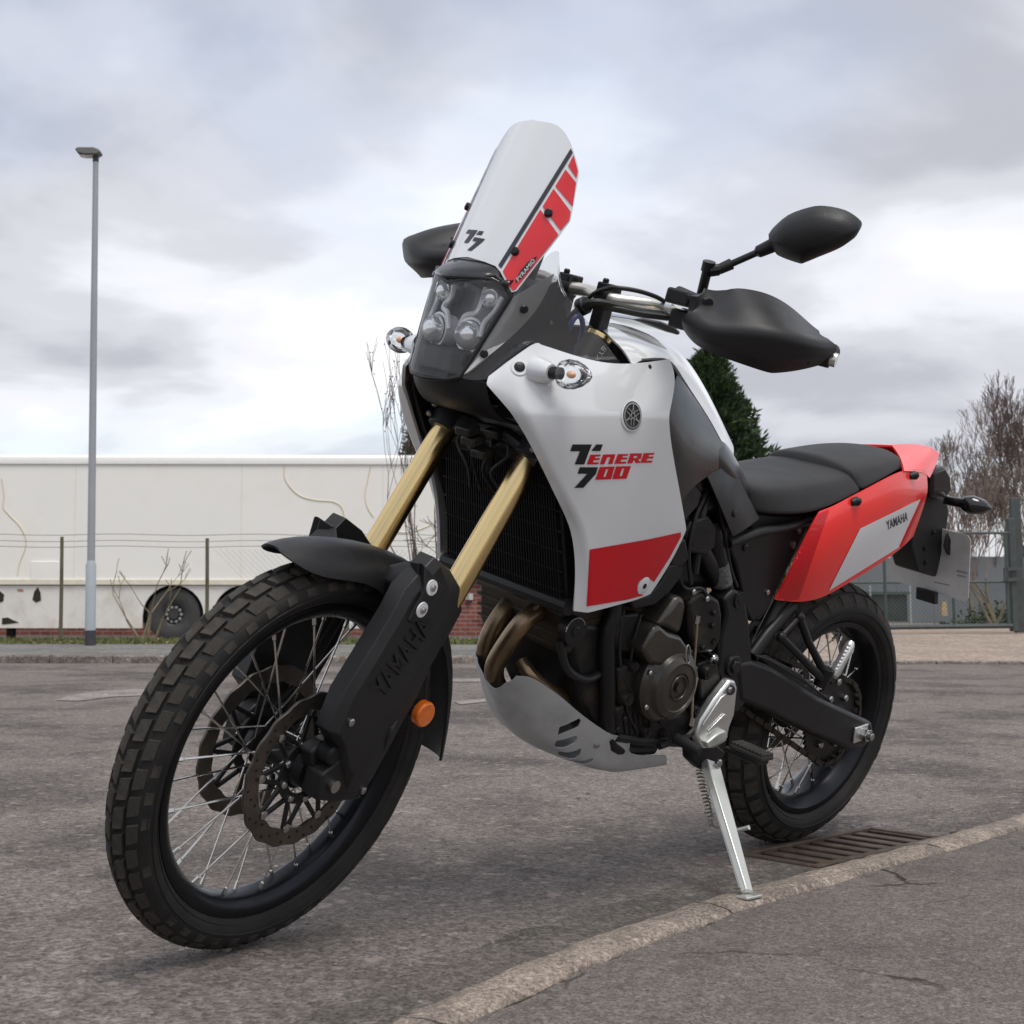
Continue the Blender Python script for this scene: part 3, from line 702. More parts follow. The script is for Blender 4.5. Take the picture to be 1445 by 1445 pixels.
for pth in ([(905, 125), (905, 165), (925, 200), (960, 228), (1010, 240), (1060, 244), (1088, 262), (1097, 300), (1094, 350)], [(0, 172), (10, 225), (8, 262), (30, 290), (60, 320), (82, 360), (80, 400), (65, 440), (58, 480)], [(1180, 130), (1170, 180), (1163, 220), (1170, 260), (1190, 292)], [(1240, 335), (1290, 342), (1330, 335), (1372, 318)]):
    pp = smooth_path([tp(u / 2.258, -0.006, 600 + v / 2.258) for u, v in pth], 5)
    o = b.__class__(); o.tube(pp, 0.009, 6); o.build('painted_swirl', SWIRL, trailer)
tquad('access_hatch', 45, 84, 793, 818, -0.02, -0.001, LW, 0.005)
RUST = mat('rust_hole_dark', (0.030, 0.022, 0.016), 0.9, var=0.3)
for poly in ([(50, 836), (55, 829), (59, 837), (60, 848), (53, 851), (48, 847)], [(-6, 838), (2, 835), (8, 840), (7, 849), (0, 852), (-6, 850)], [(6, 873), (14, 872), (22, 876), (30, 879), (18, 881), (6, 882)], [(26, 832), (34, 832), (35, 835.5), (27, 835)]):
    MB().prism([tp(u, 0.004, v) for u, v in poly], FW * 0.006).build('rust_hole', RUST if poly[0][0] != 26 else mat('rust_stain', (.40, .20, .10), .9), trailer)
tquad('support_leg', 6, 16, 884, 912, 0.3, 0.45, DARK)
# ---- brick building and low wall behind the trailer
def brick_mat():
    m = bpy.data.materials.new('red_brick'); m.use_nodes = True; t = m.node_tree; b = t.nodes['Principled BSDF']; b.inputs['Roughness'].default_value = 0.9
    tc = t.nodes.new('ShaderNodeTexCoord'); br = t.nodes.new('ShaderNodeTexBrick'); br.inputs['Scale'].default_value = 1.0
    br.inputs['Brick Width'].default_value = 0.225; br.inputs['Row Height'].default_value = 0.075; br.inputs['Mortar Size'].default_value = 0.010
    br.inputs['Color1'].default_value = (0.20, 0.055, 0.040, 1); br.inputs['Color2'].default_value = (0.125, 0.038, 0.032, 1); br.inputs['Mortar'].default_value = (0.20, 0.16, 0.145, 1)
    t.links.new(tc.outputs['UV'], br.inputs['Vector'])
    n = t.nodes.new('ShaderNodeTexNoise'); n.inputs['Scale'].default_value = 5; t.links.new(tc.outputs['UV'], n.inputs['Vector'])
    mx = t.nodes.new('ShaderNodeMixRGB'); mx.blend_type = 'MULTIPLY'; mx.inputs[0].default_value = 0.6; t.links.new(br.outputs[0], mx.inputs[1]); t.links.new(n.outputs[0], mx.inputs[2])
    hs = t.nodes.new('ShaderNodeHueSaturation'); hs.inputs['Value'].default_value = 1.7; t.links.new(mx.outputs[0], hs.inputs['Color'])
    t.links.new(hs.outputs[0], b.inputs['Base Color'])
    bp = t.nodes.new('ShaderNodeBump'); bp.inputs['Distance'].default_value = 0.01; t.links.new(br.outputs['Fac'], bp.inputs['Height']); bp.invert = True; t.links.new(bp.outputs[0], b.inputs['Normal'])
    return m
BRICK = brick_mat()
D_B = 29.5
def brick_box(name, u0, u1, v0, dep, thick, parent):
    r0, r1 = fr_r(u0, dep), fr_r(u1, dep); z1 = fr_z(v0, dep); o = MB(); pr0 = parent.location
    q = [far(a, dep + d, z) - pr0 for a, d, z in ((r0, 0, -.25), (r1, 0, -.25), (r1, 0, z1), (r0, 0, z1), (r0, thick, -.25), (r1, thick, -.25), (r1, thick, z1), (r0, thick, z1))]
    o.add(q, [(0, 1, 2, 3), (1, 5, 6, 2), (4, 0, 3, 7), (3, 2, 6, 7)])
    ob = o.build(name, BRICK, parent, smooth=None); uv = ob.data.uv_layers.new()
    co = {0: [(r0, 0), (r1, 0), (r1, z1), (r0, z1)], 1: [(0, 0), (thick, 0), (thick, z1), (0, z1)], 2: [(0, 0), (thick, 0), (thick, z1), (0, z1)], 3: [(r0, 0), (r1, 0), (r1, thick), (r0, thick)]}
    for p in ob.data.polygons:
        for li, l in enumerate(p.loop_indices): uv.data[l].uv = co[p.index][li]
    return ob
bw = tag(empty('brick_building', far(0, D_B, -0.18)), 'low red brick building seen under and beside the white trailer', 'building')
brick_box('wall', -80, 760, 812, D_B, 4.0, bw)
b = MB(); b.prism([far(fr_r(-90, D_B), D_B + d, fr_z(812, D_B) + z) - bw.location for d, z in ((-0.15, 0), (-0.15, 0.1), (2.1, 0.55), (4.2, 0.1), (4.2, 0))], RT * (fr_r(770, D_B) - fr_r(-90, D_B))); b.build('roof', mat('roof_grey_felt', (.09, .09, .095), .8, var=.2), bw)
for u in (686, 600): MB().cyl(far(fr_r(u + 6, D_B), D_B - 0.10, 0.03) - bw.location, far(fr_r(u + 6, D_B), D_B - 0.10, fr_z(814, D_B)) - bw.location, 0.10, n=12).build('downpipe', mat('downpipe_black', (.02, .02, .021), .5), bw)
MB().box(far(fr_r(662, D_B), D_B - 0.02, fr_z(842, D_B)) - bw.location, (0.12, 0.12, 0.14)).build('vent', mat('vent_white', (.6, .6, .58), .6), bw)
# ---- wire fence on the verge
D_F = 18.0
FPOST = mat('fence_post_weathered', (0.125, 0.115, 0.075), 0.8, metal=0.1, var=0.3, vscale=6)
WIRE = mat('fence_wire', (0.14, 0.14, 0.13), 0.6, metal=0.5)
fence = tag(empty('wire_fence', far(0, D_F, 0.08)), 'chain-link fence with thin posts standing on the verge before the white trailer', 'fence')
fo = fence.location.copy()
def fp(u, v, d=0): return far(fr_r(u, D_F), D_F + d, fr_z(v, D_F)) - fo
for u, v in ((-30, 770), (89, 758), (294, 760), (491, 752), (690, 756)):
    MB().tube([far(fr_r(u, D_F), D_F, 0.06) - fo, fp(u - 0.5, (v + 905) / 2), fp(u - 1.5, v)], [0.027, 0.026, 0.024], 8).build('post', FPOST, fence)
for v in (754, 763, 771): 
    b = MB(); pts = [fp(u, v + 2.0 * math.sin((u + 30) / 195 * math.pi) ** 2) for u in range(-40, 700, 20)]; b.tube(pts, 0.0035, 4); b.build('strand_wire', WIRE, fence)
b = MB(); zt_, zb_ = fr_z(776, D_F), 0.10; ra, rb = fr_r(300, D_F), fr_r(690, D_F); hgt = zt_ - zb_; a = ra - hgt
while a < rb:
    for sg in (1, -1):
        x0, x1 = (a, a + hgt) if sg > 0 else (a + hgt, a)
        if max(x0, x1) <= rb and min(x0, x1) >= ra: b.tube([far(x0, D_F + .01 * sg, zb_) - fo, far(x1, D_F + .01 * sg, zt_) - fo], 0.0012, 3, False)
    a += 0.075
b.build('chain_link_mesh', WIRE, fence)['kind'] = 'stuff'
# ================================================================== trees
BARK = mat('bare_bark', (0.115, 0.090, 0.070), 0.9, var=0.3, vscale=20)
BARKG = mat('bark_greenish', (0.20, 0.165, 0.105), 0.9, var=0.3, vscale=15)
TWIG = mat('twig_brown', (0.115, 0.085, 0.075), 0.9, var=0.3, vscale=5)
TWIGP = mat('twig_pale_brown', (0.22, 0.175, 0.145), 0.9, var=0.3, vscale=5)
BUD = mat('buds_and_berries', (0.20, 0.085, 0.06), 0.8, var=0.4, vscale=20)
def grow(b_tr, b_tw, p, d, ln, r, depth, rg, spread=0.6, upw=0.25, kids=(2, 3), minr=0.004, tips=None):
    k = max(2, int(ln / 0.25)); pts = [p.copy()]; rs = [r]; dd = d.copy(); side = []
    for i in range(k):
        dd = (dd + Vector((rg.gauss(0, .13), rg.gauss(0, .13), rg.gauss(upw * .22, .09)))).normalized()
        pts.append(pts[-1] + dd * (ln / k)); rs.append(max(minr, r * (1 - 0.5 * (i + 1) / k)))
        if i > 0: side.append((pts[-1].copy(), dd.copy(), rs[-1]))
    (b_tr if r > 0.028 else b_tw).tube(pts, rs, 6 if r > .03 else 4 if r > .012 else 3, False)
    if tips is not None and depth <= 1: tips += pts[1:]
    if depth == 0: return
    for j in range(rg.randint(*kids)):
        q, qd, qr = (pts[-1], dd, rs[-1]) if j == 0 else rg.choice(side) if side else (pts[-1], dd, rs[-1])
        nd = (qd + Vector((rg.gauss(0, spread), rg.gauss(0, spread), rg.gauss(upw, spread * .5)))).normalized()
        grow(b_tr, b_tw, q, nd, ln * rg.uniform(.55, .82), max(minr, qr * rg.uniform(.6, .85)), depth - 1, rg, spread, upw, kids, minr, tips)
def bare_tree(name, base, h, r, label, seed, depth=5, lean=(0, 0), stems=1, kids=(2, 3), spread=.55, upw=.3, group=None, tm=BARK, wm=TWIG, cat='tree', minr=0.004, buds=0):
    rg = random.Random(seed); root = tag(empty(name, base), label, cat, group); bt, bw_ = MB(), MB(); tips = []
    for s in range(stems):
        d = Vector((lean[0] + rg.gauss(0, .1 + .22 * (stems > 1)), lean[1] + rg.gauss(0, .1 + .22 * (stems > 1)), 1)).normalized()
        grow(bt, bw_, Vector((rg.gauss(0, .08) * (stems > 1), rg.gauss(0, .08) * (stems > 1), -.03)), d, h * .38, r, depth, rg, spread, upw, kids, minr, tips)
    if bt.v: bt.build('trunk', tm, root, smooth=60)
    if bw_.v: bw_.build('crown', wm, root, smooth=60)
    if buds and tips:
        b = MB()
        for k in range(buds):
            p = rg.choice(tips); b.sphere(p + Vector((rg.gauss(0, .03), rg.gauss(0, .03), rg.gauss(0, .03))), rg.uniform(.007, .013), 5, 3)
        b.build('buds', BUD, root)['kind'] = 'stuff'
    return root
bare_tree('bare_tree', far(fr_r(208, 20.5), 20.5, -.17), 1.6, 0.034, 'bare multi-stemmed sapling in front of the trailer wheel, right of the lamp post', 4, 3, stems=4, kids=(1, 2), tm=BARKG, wm=BARKG, group='bare trees along the fence', minr=.006, spread=.4)
bare_tree('bare_tree', far(fr_r(612, 20.2), 20.2, -.17), 2.3, 0.05, 'bare thin-trunked tree by the trailer end, behind the gold forks', 12, 5, group='bare trees along the fence', spread=.75, upw=.12, minr=.005, tm=BARK, lean=(.0, .0))
0 and bare_tree('bare_tree', far(fr_r(30, 21.0), 21.0, -.17), 1.7, 0.018, 'bare slender sapling left of the lamp post, before the trailer', 23, 4, group='bare trees along the fence', spread=.6, minr=.004)
bare_tree('bare_shrub', far(fr_r(598, 17.2), 17.2, .075), 3.5, 0.022, 'budding bare shrub with upright twigs behind the headlight', 31, 4, stems=4, kids=(2, 3), spread=.2, upw=.8, wm=TWIG, cat='shrub', minr=.0035, buds=170, lean=(.06, -.02))
for k, (u, dep, h, r, dp, st) in enumerate(((1378, 33, 4.0, .055, 6, 3), (1424, 36, 5.4, .075, 6, 2), (1458, 34, 5.2, .07, 6, 3), (1495, 39, 6.6, .09, 6, 2), (1400, 29.5, 3.0, .04, 5, 4))):
    bare_tree('bare_tree', far(fr_r(u, dep), dep, .05), h, r, ['leafless tree nearest the tail light, beyond the gate', 'leafless tall tree between the number plate and the gate post', 'leafless twin-stemmed tree behind the thick gate post', 'leafless tree at the right edge of the picture', 'low leafless thicket in front of the tall bare trees'][k], 50 + k, dp, stems=st, kids=(2, 4), spread=.42, upw=.5, wm=TWIGP if k in (0, 3, 4) else TWIG, group='bare trees beyond the gate', minr=.006, tm=BARKG)
# conifers
def needle_mat(name, col):
    m = mat(name, col, 0.75, var=0.55, vscale=1.6, spec=0.2); return m
CON = needle_mat('conifer_green', (0.046, 0.072, 0.036))
CONY = needle_mat('conifer_yellow_green', (0.052, 0.082, 0.026))
def conifer(base, h, rad, label, seed, nspray=1500):
    rg = random.Random(seed); root = tag(empty('conifer_tree', base), label, 'tree', 'conifer trees')
    MB().tube([(0, 0, -.05), (0, 0, h * .6), (.02, 0, h * .97)], [.12, .07, .012], 8).build('trunk', BARK, root)
    ba, bb = MB(), MB()
    for k in range(nspray):
        t = rg.random() ** 0.72 * 0.985; z = h * (0.06 + .94 * t); a = rg.uniform(0, 6.2832)
        prof = rad * (1 - t) ** 0.78 * (0.86 + .24 * math.sin(a * 3 + z * 2.2) * math.sin(z * 3.1 + a)) + .03
        ln = rg.uniform(.16, .46) * (0.55 + .6 * (1 - t)); q = rg.random() ** .45
        c = Vector((math.cos(a) * prof * q, math.sin(a) * prof * q, z)); out = Vector((math.cos(a), math.sin(a), rg.uniform(.25, 1.0))).normalized()
        b = ba if rg.random() < .66 else bb
        for n_ in range(9):
            d = (out + Vector((rg.gauss(0, .5), rg.gauss(0, .5), rg.gauss(.1, .45)))).normalized(); l = ln * rg.uniform(.35, 1.0)
            s = d.cross(Vector((rg.gauss(0, 1), rg.gauss(0, 1), rg.gauss(0, 1)))).normalized() * l * .13; o = c + Vector((rg.gauss(0, .05), rg.gauss(0, .05), rg.gauss(0, .05)))
            i = len(b.v); b.v += [o - s * .3, o + d * l * .5 - s, o + d * l, o + d * l * .5 + s]; b.f.append((i, i + 1, i + 2, i + 3))
    ba.build('crown', CON, root, smooth=180); bb.build('crown_tips', CONY, root, smooth=180)
    return root
D_C = 31.0
conifer(far(fr_r(1006, D_C), D_C, .05), fr_z(493, D_C) - .05, 2.5, 'tall dark green conifer behind the seat and handguard', 5, 5200)
conifer(far(fr_r(592, 38), 38, .05), fr_z(588, 38) - .05, 1.35, 'small dark conifer peeping out behind the headlight, above the trailer', 6, 1100)
# ================================================================== gate and yard
GATE = mat('gate_green_paint', (0.060, 0.085, 0.075), 0.55, metal=0.2, var=0.2, vscale=5)
GATED = mat('gate_dark_frame', (0.075, 0.085, 0.085), 0.55, metal=0.3, var=0.2)
D_G = 23.0
gate = tag(empty('yard_gate', far(fr_r(1330, D_G), D_G, .062)), 'green steel mesh gate across the yard entrance on the right', 'gate'); go_ = gate.location.copy()
def gp(u, v, d=0): return far(fr_r(u, D_G), D_G + d, fr_z(v, D_G)) - go_
def gbar(name, a, c, r, m=GATE): return MB().tube([gp(*a), gp(*c)], r, 8).build(name, m, gate)
gbar('bottom_rail', (1105, 886), (1424, 882), .042, GATED); gbar('top_rail', (1105, 752), (1424, 751), .022, GATED); gbar('middle_rail', (1105, 822), (1424, 820), .018)
for u, r in ((1110, .025), (1180, .02), (1247, .026), (1343, .026), (1419, .03)): gbar('upright', (u, 885), (u, 752), r)
b = MB(); b.prism([gp(1425, 890), gp(1434, 890), gp(1433, 730), gp(1425, 730)], FW * .15); b.build('gate_post', GATED, gate, bevel=.01)
b = MB(); b.prism([gp(1438, 893, .2), gp(1452, 893, .2), gp(1450, 700, .2), gp(1437, 700, .2)], FW * .12); b.build('gate_post', GATED, gate, bevel=.01)
b = MB()
for pr in ([(1416, 800), (1440, 798), (1440, 803), (1416, 805)], [(1416, 815), (1440, 813), (1440, 818), (1416, 820)], [(1414, 800), (1418, 800), (1418, 820), (1414, 820)]): b.prism([gp(u, v, -.06) for u, v in pr], FW * .05)
b.build('latch', GATED, gate)
b = MB(); z0, z1 = gp(0, 884).z, gp(0, 822).z; xa, xb = fr_r(1105, D_G), fr_r(1424, D_G); hgt = z1 - z0; a = xa - hgt
while a < xb:
    for sg in (1, -1):
        x0, x1 = (a, a + hgt) if sg > 0 else (a + hgt, a); w0, w1 = z0, z1
        def clip(x, lo=xa, hi=xb): return min(max(x, lo), hi)
        f0, f1 = (clip(x0) - x0) / (x1 - x0), (clip(x1) - x0) / (x1 - x0)
        if f1 - f0 > .02: b.tube([far(x0 + (x1 - x0) * f0, D_G, z0 + hgt * f0 + go_.z) - go_, far(x0 + (x1 - x0) * f1, D_G, z0 + hgt * f1 + go_.z) - go_], .0028, 3, False)
    a += .07
b.build('chain_link_mesh', GATE, gate)['kind'] = 'stuff'
# corrugated shed behind, dark store and posts
SHED = mat('shed_blue_grey_sheet', (0.17, 0.185, 0.20), 0.6, metal=0.1, var=0.15, vscale=.8)
D_S = 33.0
shed = tag(empty('corrugated_fence', far(fr_r(1400, D_S), D_S, .05)), 'blue-grey corrugated sheet fence at the back of the yard', 'fence'); so = shed.location.copy()
pw = 0.9; r0 = fr_r(1160, D_S); k = 0
while r0 < fr_r(1500, D_S):
    b = MB(); cols = 18; zt_ = fr_z(786 + rnd.uniform(-2, 2), D_S)
    for i in range(cols + 1):
        x = r0 + (pw - .004) * i / cols; dd = .018 * math.sin(i * math.pi)
        dd = .022 if i % 2 else 0.0
        b.v += [far(x, D_S + dd, .05) - so, far(x, D_S + dd, zt_) - so]
    b.f = [(2 * i, 2 * i + 2, 2 * i + 3, 2 * i + 1) for i in range(cols)]
    b.build('sheet', SHED, shed, smooth=None, solid=.006); r0 += pw
D_D = 28.0
crate = tag(empty('mesh_cage', far(fr_r(1236, D_D), D_D, .06)), 'dark mesh cage standing behind the gate below the number plate', 'cage'); co_ = crate.location.copy()
def cp(u, v, d=0): return far(fr_r(u, D_D), D_D + d, fr_z(v, D_D)) - co_
MB().prism([cp(1170, 876, .05), cp(1279, 876, .05), cp(1279, 838, .05), cp(1170, 838, .05)], FW * 1.2).build('body', mat('cage_dark', (.035, .042, .04), .8, var=.3), crate, bevel=.01)
for u in (1170, 1225, 1281): MB().prism([cp(u, 880), cp(u + 2.5, 880), cp(u + 2.5, 825), cp(u, 825)], FW * .05).build('post', mat('cage_post_pale', (.30, .33, .34), .6), crate)
MB().prism([cp(1170, 838), cp(1283, 838), cp(1283, 834), cp(1170, 834)], FW * .05).build('rail', GATE, crate)
b = MB(); b.prism([cp(1326, 868), cp(1334, 868), cp(1333, 848), cp(1327, 848)], FW * .12); tag(b.build('wooden_post', mat('pale_wood', (.42, .31, .19), .8, var=.2)), 'short pale wooden post in the yard below the number plate', 'post').location = co_
BUSHM = mat('ivy_green', (0.045, 0.058, 0.028), .8, var=.5, vscale=3)
rg = random.Random(9); bush = tag(empty('ivy_bush', far(fr_r(1405, 31.5), 31.5, .06)), 'low green ivy growing at the foot of the corrugated fence', 'bush'); b = MB()
for k in range(1500):
    p0 = Vector((rg.gauss(0, .7), rg.gauss(0, .3), 0)); p0.z = abs(rg.gauss(0, .22)) * math.exp(-abs(p0.x)); a = Vector((rg.gauss(0, 1), rg.gauss(0, 1), rg.gauss(0, 1))).normalized(); c = a.cross(Vector((rg.gauss(0, 1), 0, 1))).normalized() * .035; a *= .05
    i = len(b.v); b.v += [p0 - a, p0 + c, p0 + a, p0 - c]; b.f.append((i, i + 1, i + 2, i + 3))
b.build('foliage', BUSHM, bush, smooth=180); MB().tube([(0, 0, 0), (.05, .02, .2)], [.02, .01], 6).build('stem', BARK, bush)
# ================================================================== the motorcycle
bike = empty('motorcycle', (0, 0, 0.002)); bike.rotation_euler = (-LEAN, 0, 0)
tag(bike, 'white, red and black adventure motorcycle leaning on its side stand by the kerb', 'motorcycle')
Y = Vector((0, 1, 0))
# ------------------------------------------------------------------ wheels
def wheel_root(name, axle, hub_prof, steer):
    b = MB(); b.lathe(hub_prof, 'Y', 32)
    o = b.build(name, BLKM, bike); o.matrix_local = (M_ST if steer else Matrix()) @ Matrix.Translation(axle); return o
def tyre_part(w, half, name='tyre'):
    pr = half + [(r, -h) for r, h in reversed(half[:-1])]
    return MB().lathe(pr, 'Y', 128).build(name, RUB, w, smooth=60)
def rim_part(w, ro, hw, depth):
    half = [(ro, hw), (ro - .001, hw - .004), (ro - .009, hw - .006), (ro - depth * .62, hw * .42)]
    inn = [(ro - depth, hw * .38), (ro - depth * .86, hw * .62), (ro - .013, hw - .001), (ro - .003, hw + .0005)]
    pr = half + [(r, -h) for r, h in reversed(half)] + [(r, -h) for r, h in reversed(inn)] + inn
    return MB().lathe(pr, 'Y', 96, closed=True).build('rim', RIM, w, smooth=35)
def tread(w, rc, rho, depth, rows, pitch_n, seed):
    rg = random.Random(seed)
    for (p0, p1, frac, stag, skew) in rows:
        half = math.pi / pitch_n * frac; b = MB(); nu, nv = 3, 3
        for layer, (rr, sh) in enumerate(((rho - depth - .002, 1.0), (rho, .90))):
            for i in range(nu + 1):
                ph = R((p0 + p1) / 2) + (R(p1 - p0) / 2) * (2 * i / nu - 1) * sh
                for j in range(nv + 1):
                    th = half * (2 * j / nv - 1) * sh + skew * (2 * i / nu - 1)
                    rad = rc + rr * math.cos(ph); b.v.append(Vector((rad * math.cos(th), rr * math.sin(ph), rad * math.sin(th))))
        m_ = nv + 1; k = (nu + 1) * m_
        for i in range(nu):
            for j in range(nv): b.f.append((k + i * m_ + j, k + i * m_ + j + 1, k + (i + 1) * m_ + j + 1, k + (i + 1) * m_ + j))
        ed = [i * m_ for i in range(nu + 1)] + [nu * m_ + j for j in range(1, nv + 1)] + [i * m_ + nv for i in range(nu - 1, -1, -1)] + [j for j in range(nv - 1, 0, -1)]
        for a, c in zip(ed, ed[1:] + ed[:1]): b.f.append((a, c, c + k, a + k))
        me = None
        for n_ in range(pitch_n):
            if me is None:
                o = b.build('tread_block', TREAD, w, smooth=40); me = o.data
                if sum((p.normal.dot(p.center - Vector((rc, 0, 0)))) for p in me.polygons) < 0: me.flip_normals()
            else:
                o = o.copy(); COL.objects.link(o); o.parent = w
            o.rotation_euler = (0, 2 * math.pi * (n_ + stag + rg.uniform(-.035, .035)) / pitch_n, rg.uniform(-.004, .004))
def spokes(w, n_, r_rim, y_rim, r_hub, y_hub, swing, rad):
    meshes = {}
    for i in range(n_):
        sd = 1 if i % 2 else -1; tw = 1 if (i // 2) % 2 else -1; key = (sd, tw)
        if key not in meshes:
            b = MB(); a = R(swing) * tw
            p0 = Vector((r_hub * math.cos(a), y_hub * sd, r_hub * math.sin(a))); p1 = Vector((r_rim, y_rim * sd, 0)); d_ = (p1 - p0).normalized()
            b.tube([p0, p1 - d_ * .018], rad, 6); b.tube([p1 - d_ * .020, p1 - d_ * .018, p1], [rad * 1.1, rad * 1.9, rad * 2.0], 6)
            o = b.build('spoke', STEEL, w); meshes[key] = o.data
        else:
            o = bpy.data.objects.new('spoke', meshes[key]); COL.objects.link(o); o.parent = w
        o.rotation_euler = (0, 2 * math.pi * (i + .3) / n_, 0)
def disc_part(w, name, ro, ri, y, th, lobes, amp):
    n_ = 180; vs, fs = [], []
    for i in range(n_):
        a = 2 * math.pi * i / n_; ra = ro + amp * math.sin(lobes * a); rb = ri + amp * .8 * math.sin(lobes * a + 1.5)
        for rr, yy in ((rb, y - th / 2), (ra - .0008, y - th / 2), (ra, y), (ra - .0008, y + th / 2), (rb, y + th / 2)): vs.append((rr * math.cos(a), yy, rr * math.sin(a)))
    for i in range(n_):
        j = (i + 1) % n_
        for k in range(5): fs.append((i * 5 + k, i * 5 + (k + 1) % 5, j * 5 + (k + 1) % 5, j * 5 + k))
    o = mk(name, vs, fs, DISC, w, smooth=40); return o
def drill(w, ro, ri, ys, m, nset=30, r=.0028):
    b = MB()
    for ya in ys:
        for i in range(nset):
            a = 2 * math.pi * i / nset; rr = ri + (ro - ri) * (.22, .5, .78)[i % 3]
            c = Vector((rr * math.cos(a), ya, rr * math.sin(a))); b.tube([c, c + Vector((0, .0004 if ya > 0 else -.0004, 0))], r, 8)
    b.build('disc_holes', m, w)['kind'] = 'stuff'
def carrier(w, r_in, r_out, y, th, arms, m):
    b = MB(); b.lathe([(r_in - .018, y - th / 2), (r_in, y - th / 2), (r_in, y + th / 2), (r_in - .018, y + th / 2)], 'Y', 40, closed=True)
    for k in range(arms):
        a = 2 * math.pi * k / arms; M_ = Matrix.Rotation(a, 3, 'Y')
        for s_ in (-1, 1):
            b.prism([M_ @ Vector((r_in - .004, y - th / 2, s_ * .016 - .004)), M_ @ Vector((r_out + .004, y - th / 2, s_ * .004 - .004)), M_ @ Vector((r_out + .004, y - th / 2, s_ * .004 + .004)), M_ @ Vector((r_in - .004, y - th / 2, s_ * .016 + .004))], (0, th * .94, 0))
    b.build('disc_carrier', m, w, bevel=.001)
    sg = 1 if y > 0 else -1
    for k in range(arms):
        a = 2 * math.pi * k / arms; c = Vector((math.cos(a) * (r_out + .001), y + sg * th / 2, math.sin(a) * (r_out + .001)))
        bolt('disc_button', c, (0, sg, 0), .0075, .003, BOLT, w)
        c = Vector((math.cos(a + .35) * (r_in - .008), y + sg * th / 2, math.sin(a + .35) * (r_in - .008)))
        bolt('disc_bolt', c, (0, sg, 0), .0065, .005, BOLT, w)
fw = wheel_root('front_wheel', FAX, [(.012, .075), (.030, .072), (.034, .050), (.040, .046), (.040, .036), (.024, .030), (.022, 0), (.024, -.030), (.040, -.036), (.040, -.046), (.034, -.050), (.030, -.072), (.012, -.075)], True)
tyre_part(fw, [(.281, .029), (.290, .038), (.302, .0440), (.315, .0448), (.326, .0400), (.334, .030), (.339, .016), (.3405, 0)])
rim_part(fw, .2815, .0315, .030)
tread(fw, .302, .0468, .0080, [(2.5, 27, .80, 0.0, .010), (-27, -2.5, .80, 0.5, -.010), (32, 56, .76, .46, .008), (-56, -32, .76, .96, -.008), (60, 78, .5, .1, .0), (-78, -60, .5, .6, .0)], 46, 1)
spokes(fw, 36, .256, .007, .036, .041, 62, .00185)
for sg in (1, -1):
    disc_part(fw, 'brake_disc', .1385, .108, sg * .0575, .0048, 18, .0016); carrier(fw, .062, .104, sg * .0575, .006, 9, BLKM)
drill(fw, .136, .110, (.0601, -.0601), PIT, 45)
MB().cyl((0, -.135, 0), (0, .128, 0), .011, n=16).build('axle', BOLT, fw)
rw = wheel_root('rear_wheel', RAX, [(.012, .09), (.045, .085), (.05, .060), (.060, .055), (.060, .045), (.036, .036), (.034, 0), (.036, -.036), (.060, -.045), (.060, -.055), (.05, -.06), (.045, -.085), (.012, -.09)], False)
tyre_part(rw, [(.243, .053), (.252, .065), (.266, .0715), (.285, .0695), (.304, .058), (.318, .040), (.3245, .020), (.3255, 0)])
rim_part(rw, .2435, .0575, .036)
tread(rw, .261, .0735, .0085, [(-13, 13, .84, .0, 0), (17, 42, .82, .5, .006), (-42, -17, .82, .5, -.006), (46, 72, .74, .0, .004), (-72, -46, .74, .0, -.004)], 34, 2)
spokes(rw, 36, .209, .016, .056, .050, 58, .0021)
disc_part(rw, 'brake_disc', .120, .092, -.062, .005, 9, .002); carrier(rw, .055, .088, -.062, .006, 6, BLKM)
n_ = 46; vs, fs = [], []       # rear sprocket with teeth
b = MB(); poly = []
for i in range(n_ * 4):
    a = 2 * math.pi * i / (n_ * 4); rr = (.108, .108, .1015, .1015)[i % 4]; poly.append(Vector((rr * math.cos(a), .068, rr * math.sin(a))))
b.prism(poly, (0, .006, 0)); b.build('sprocket', BLKM, rw)
for k in range(6):
    a = k * math.pi / 3; bolt('sprocket_bolt', (.066 * math.cos(a), .074, .066 * math.sin(a)), (0, 1, 0), .009, .010, BOLT, rw)
# ------------------------------------------------------------------ fork
LEADV = Vector((-math.cos(RAKE), 0, -math.sin(RAKE))) * .052
def FL(y, s): return FAX + Vector((0, y, 0)) + LEADV + AX * s
YF = .1005
for sg in (1, -1):
    b = MB(); b.tube([FL(sg * YF, .26), FL(sg * YF, .62), FL(sg * YF, .635), FL(sg * YF, .665)], [.0238, .0232, .0232, .0226], 40); b.build('fork_tube', GOLD, bike, fr=1)
    MB().tube([FL(sg * YF, .665), FL(sg * YF, .875)], .0226, 32).build('fork_upper_tube', BLKM, bike, fr=1)
    MB().tube([FL(sg * YF, .872), FL(sg * YF, .885)], [.0245, .021], 24).build('fork_cap', GOLD, bike, fr=1)
    b = MB(); b.tube([FL(sg * YF, .0), FL(sg * YF, .28)], .0185, 24)
    b.prism([FAX + Vector((x, sg * YF - .020, z)) for x, z in ((.030, .022), (.030, -.022), (-.02, -.035), (-.075, -.030), (-.085, .03), (-.05, .06), (-.005, .045))], (0, .040, 0)); b.build('fork_lower', BLKM, bike, fr=1, bevel=.004)
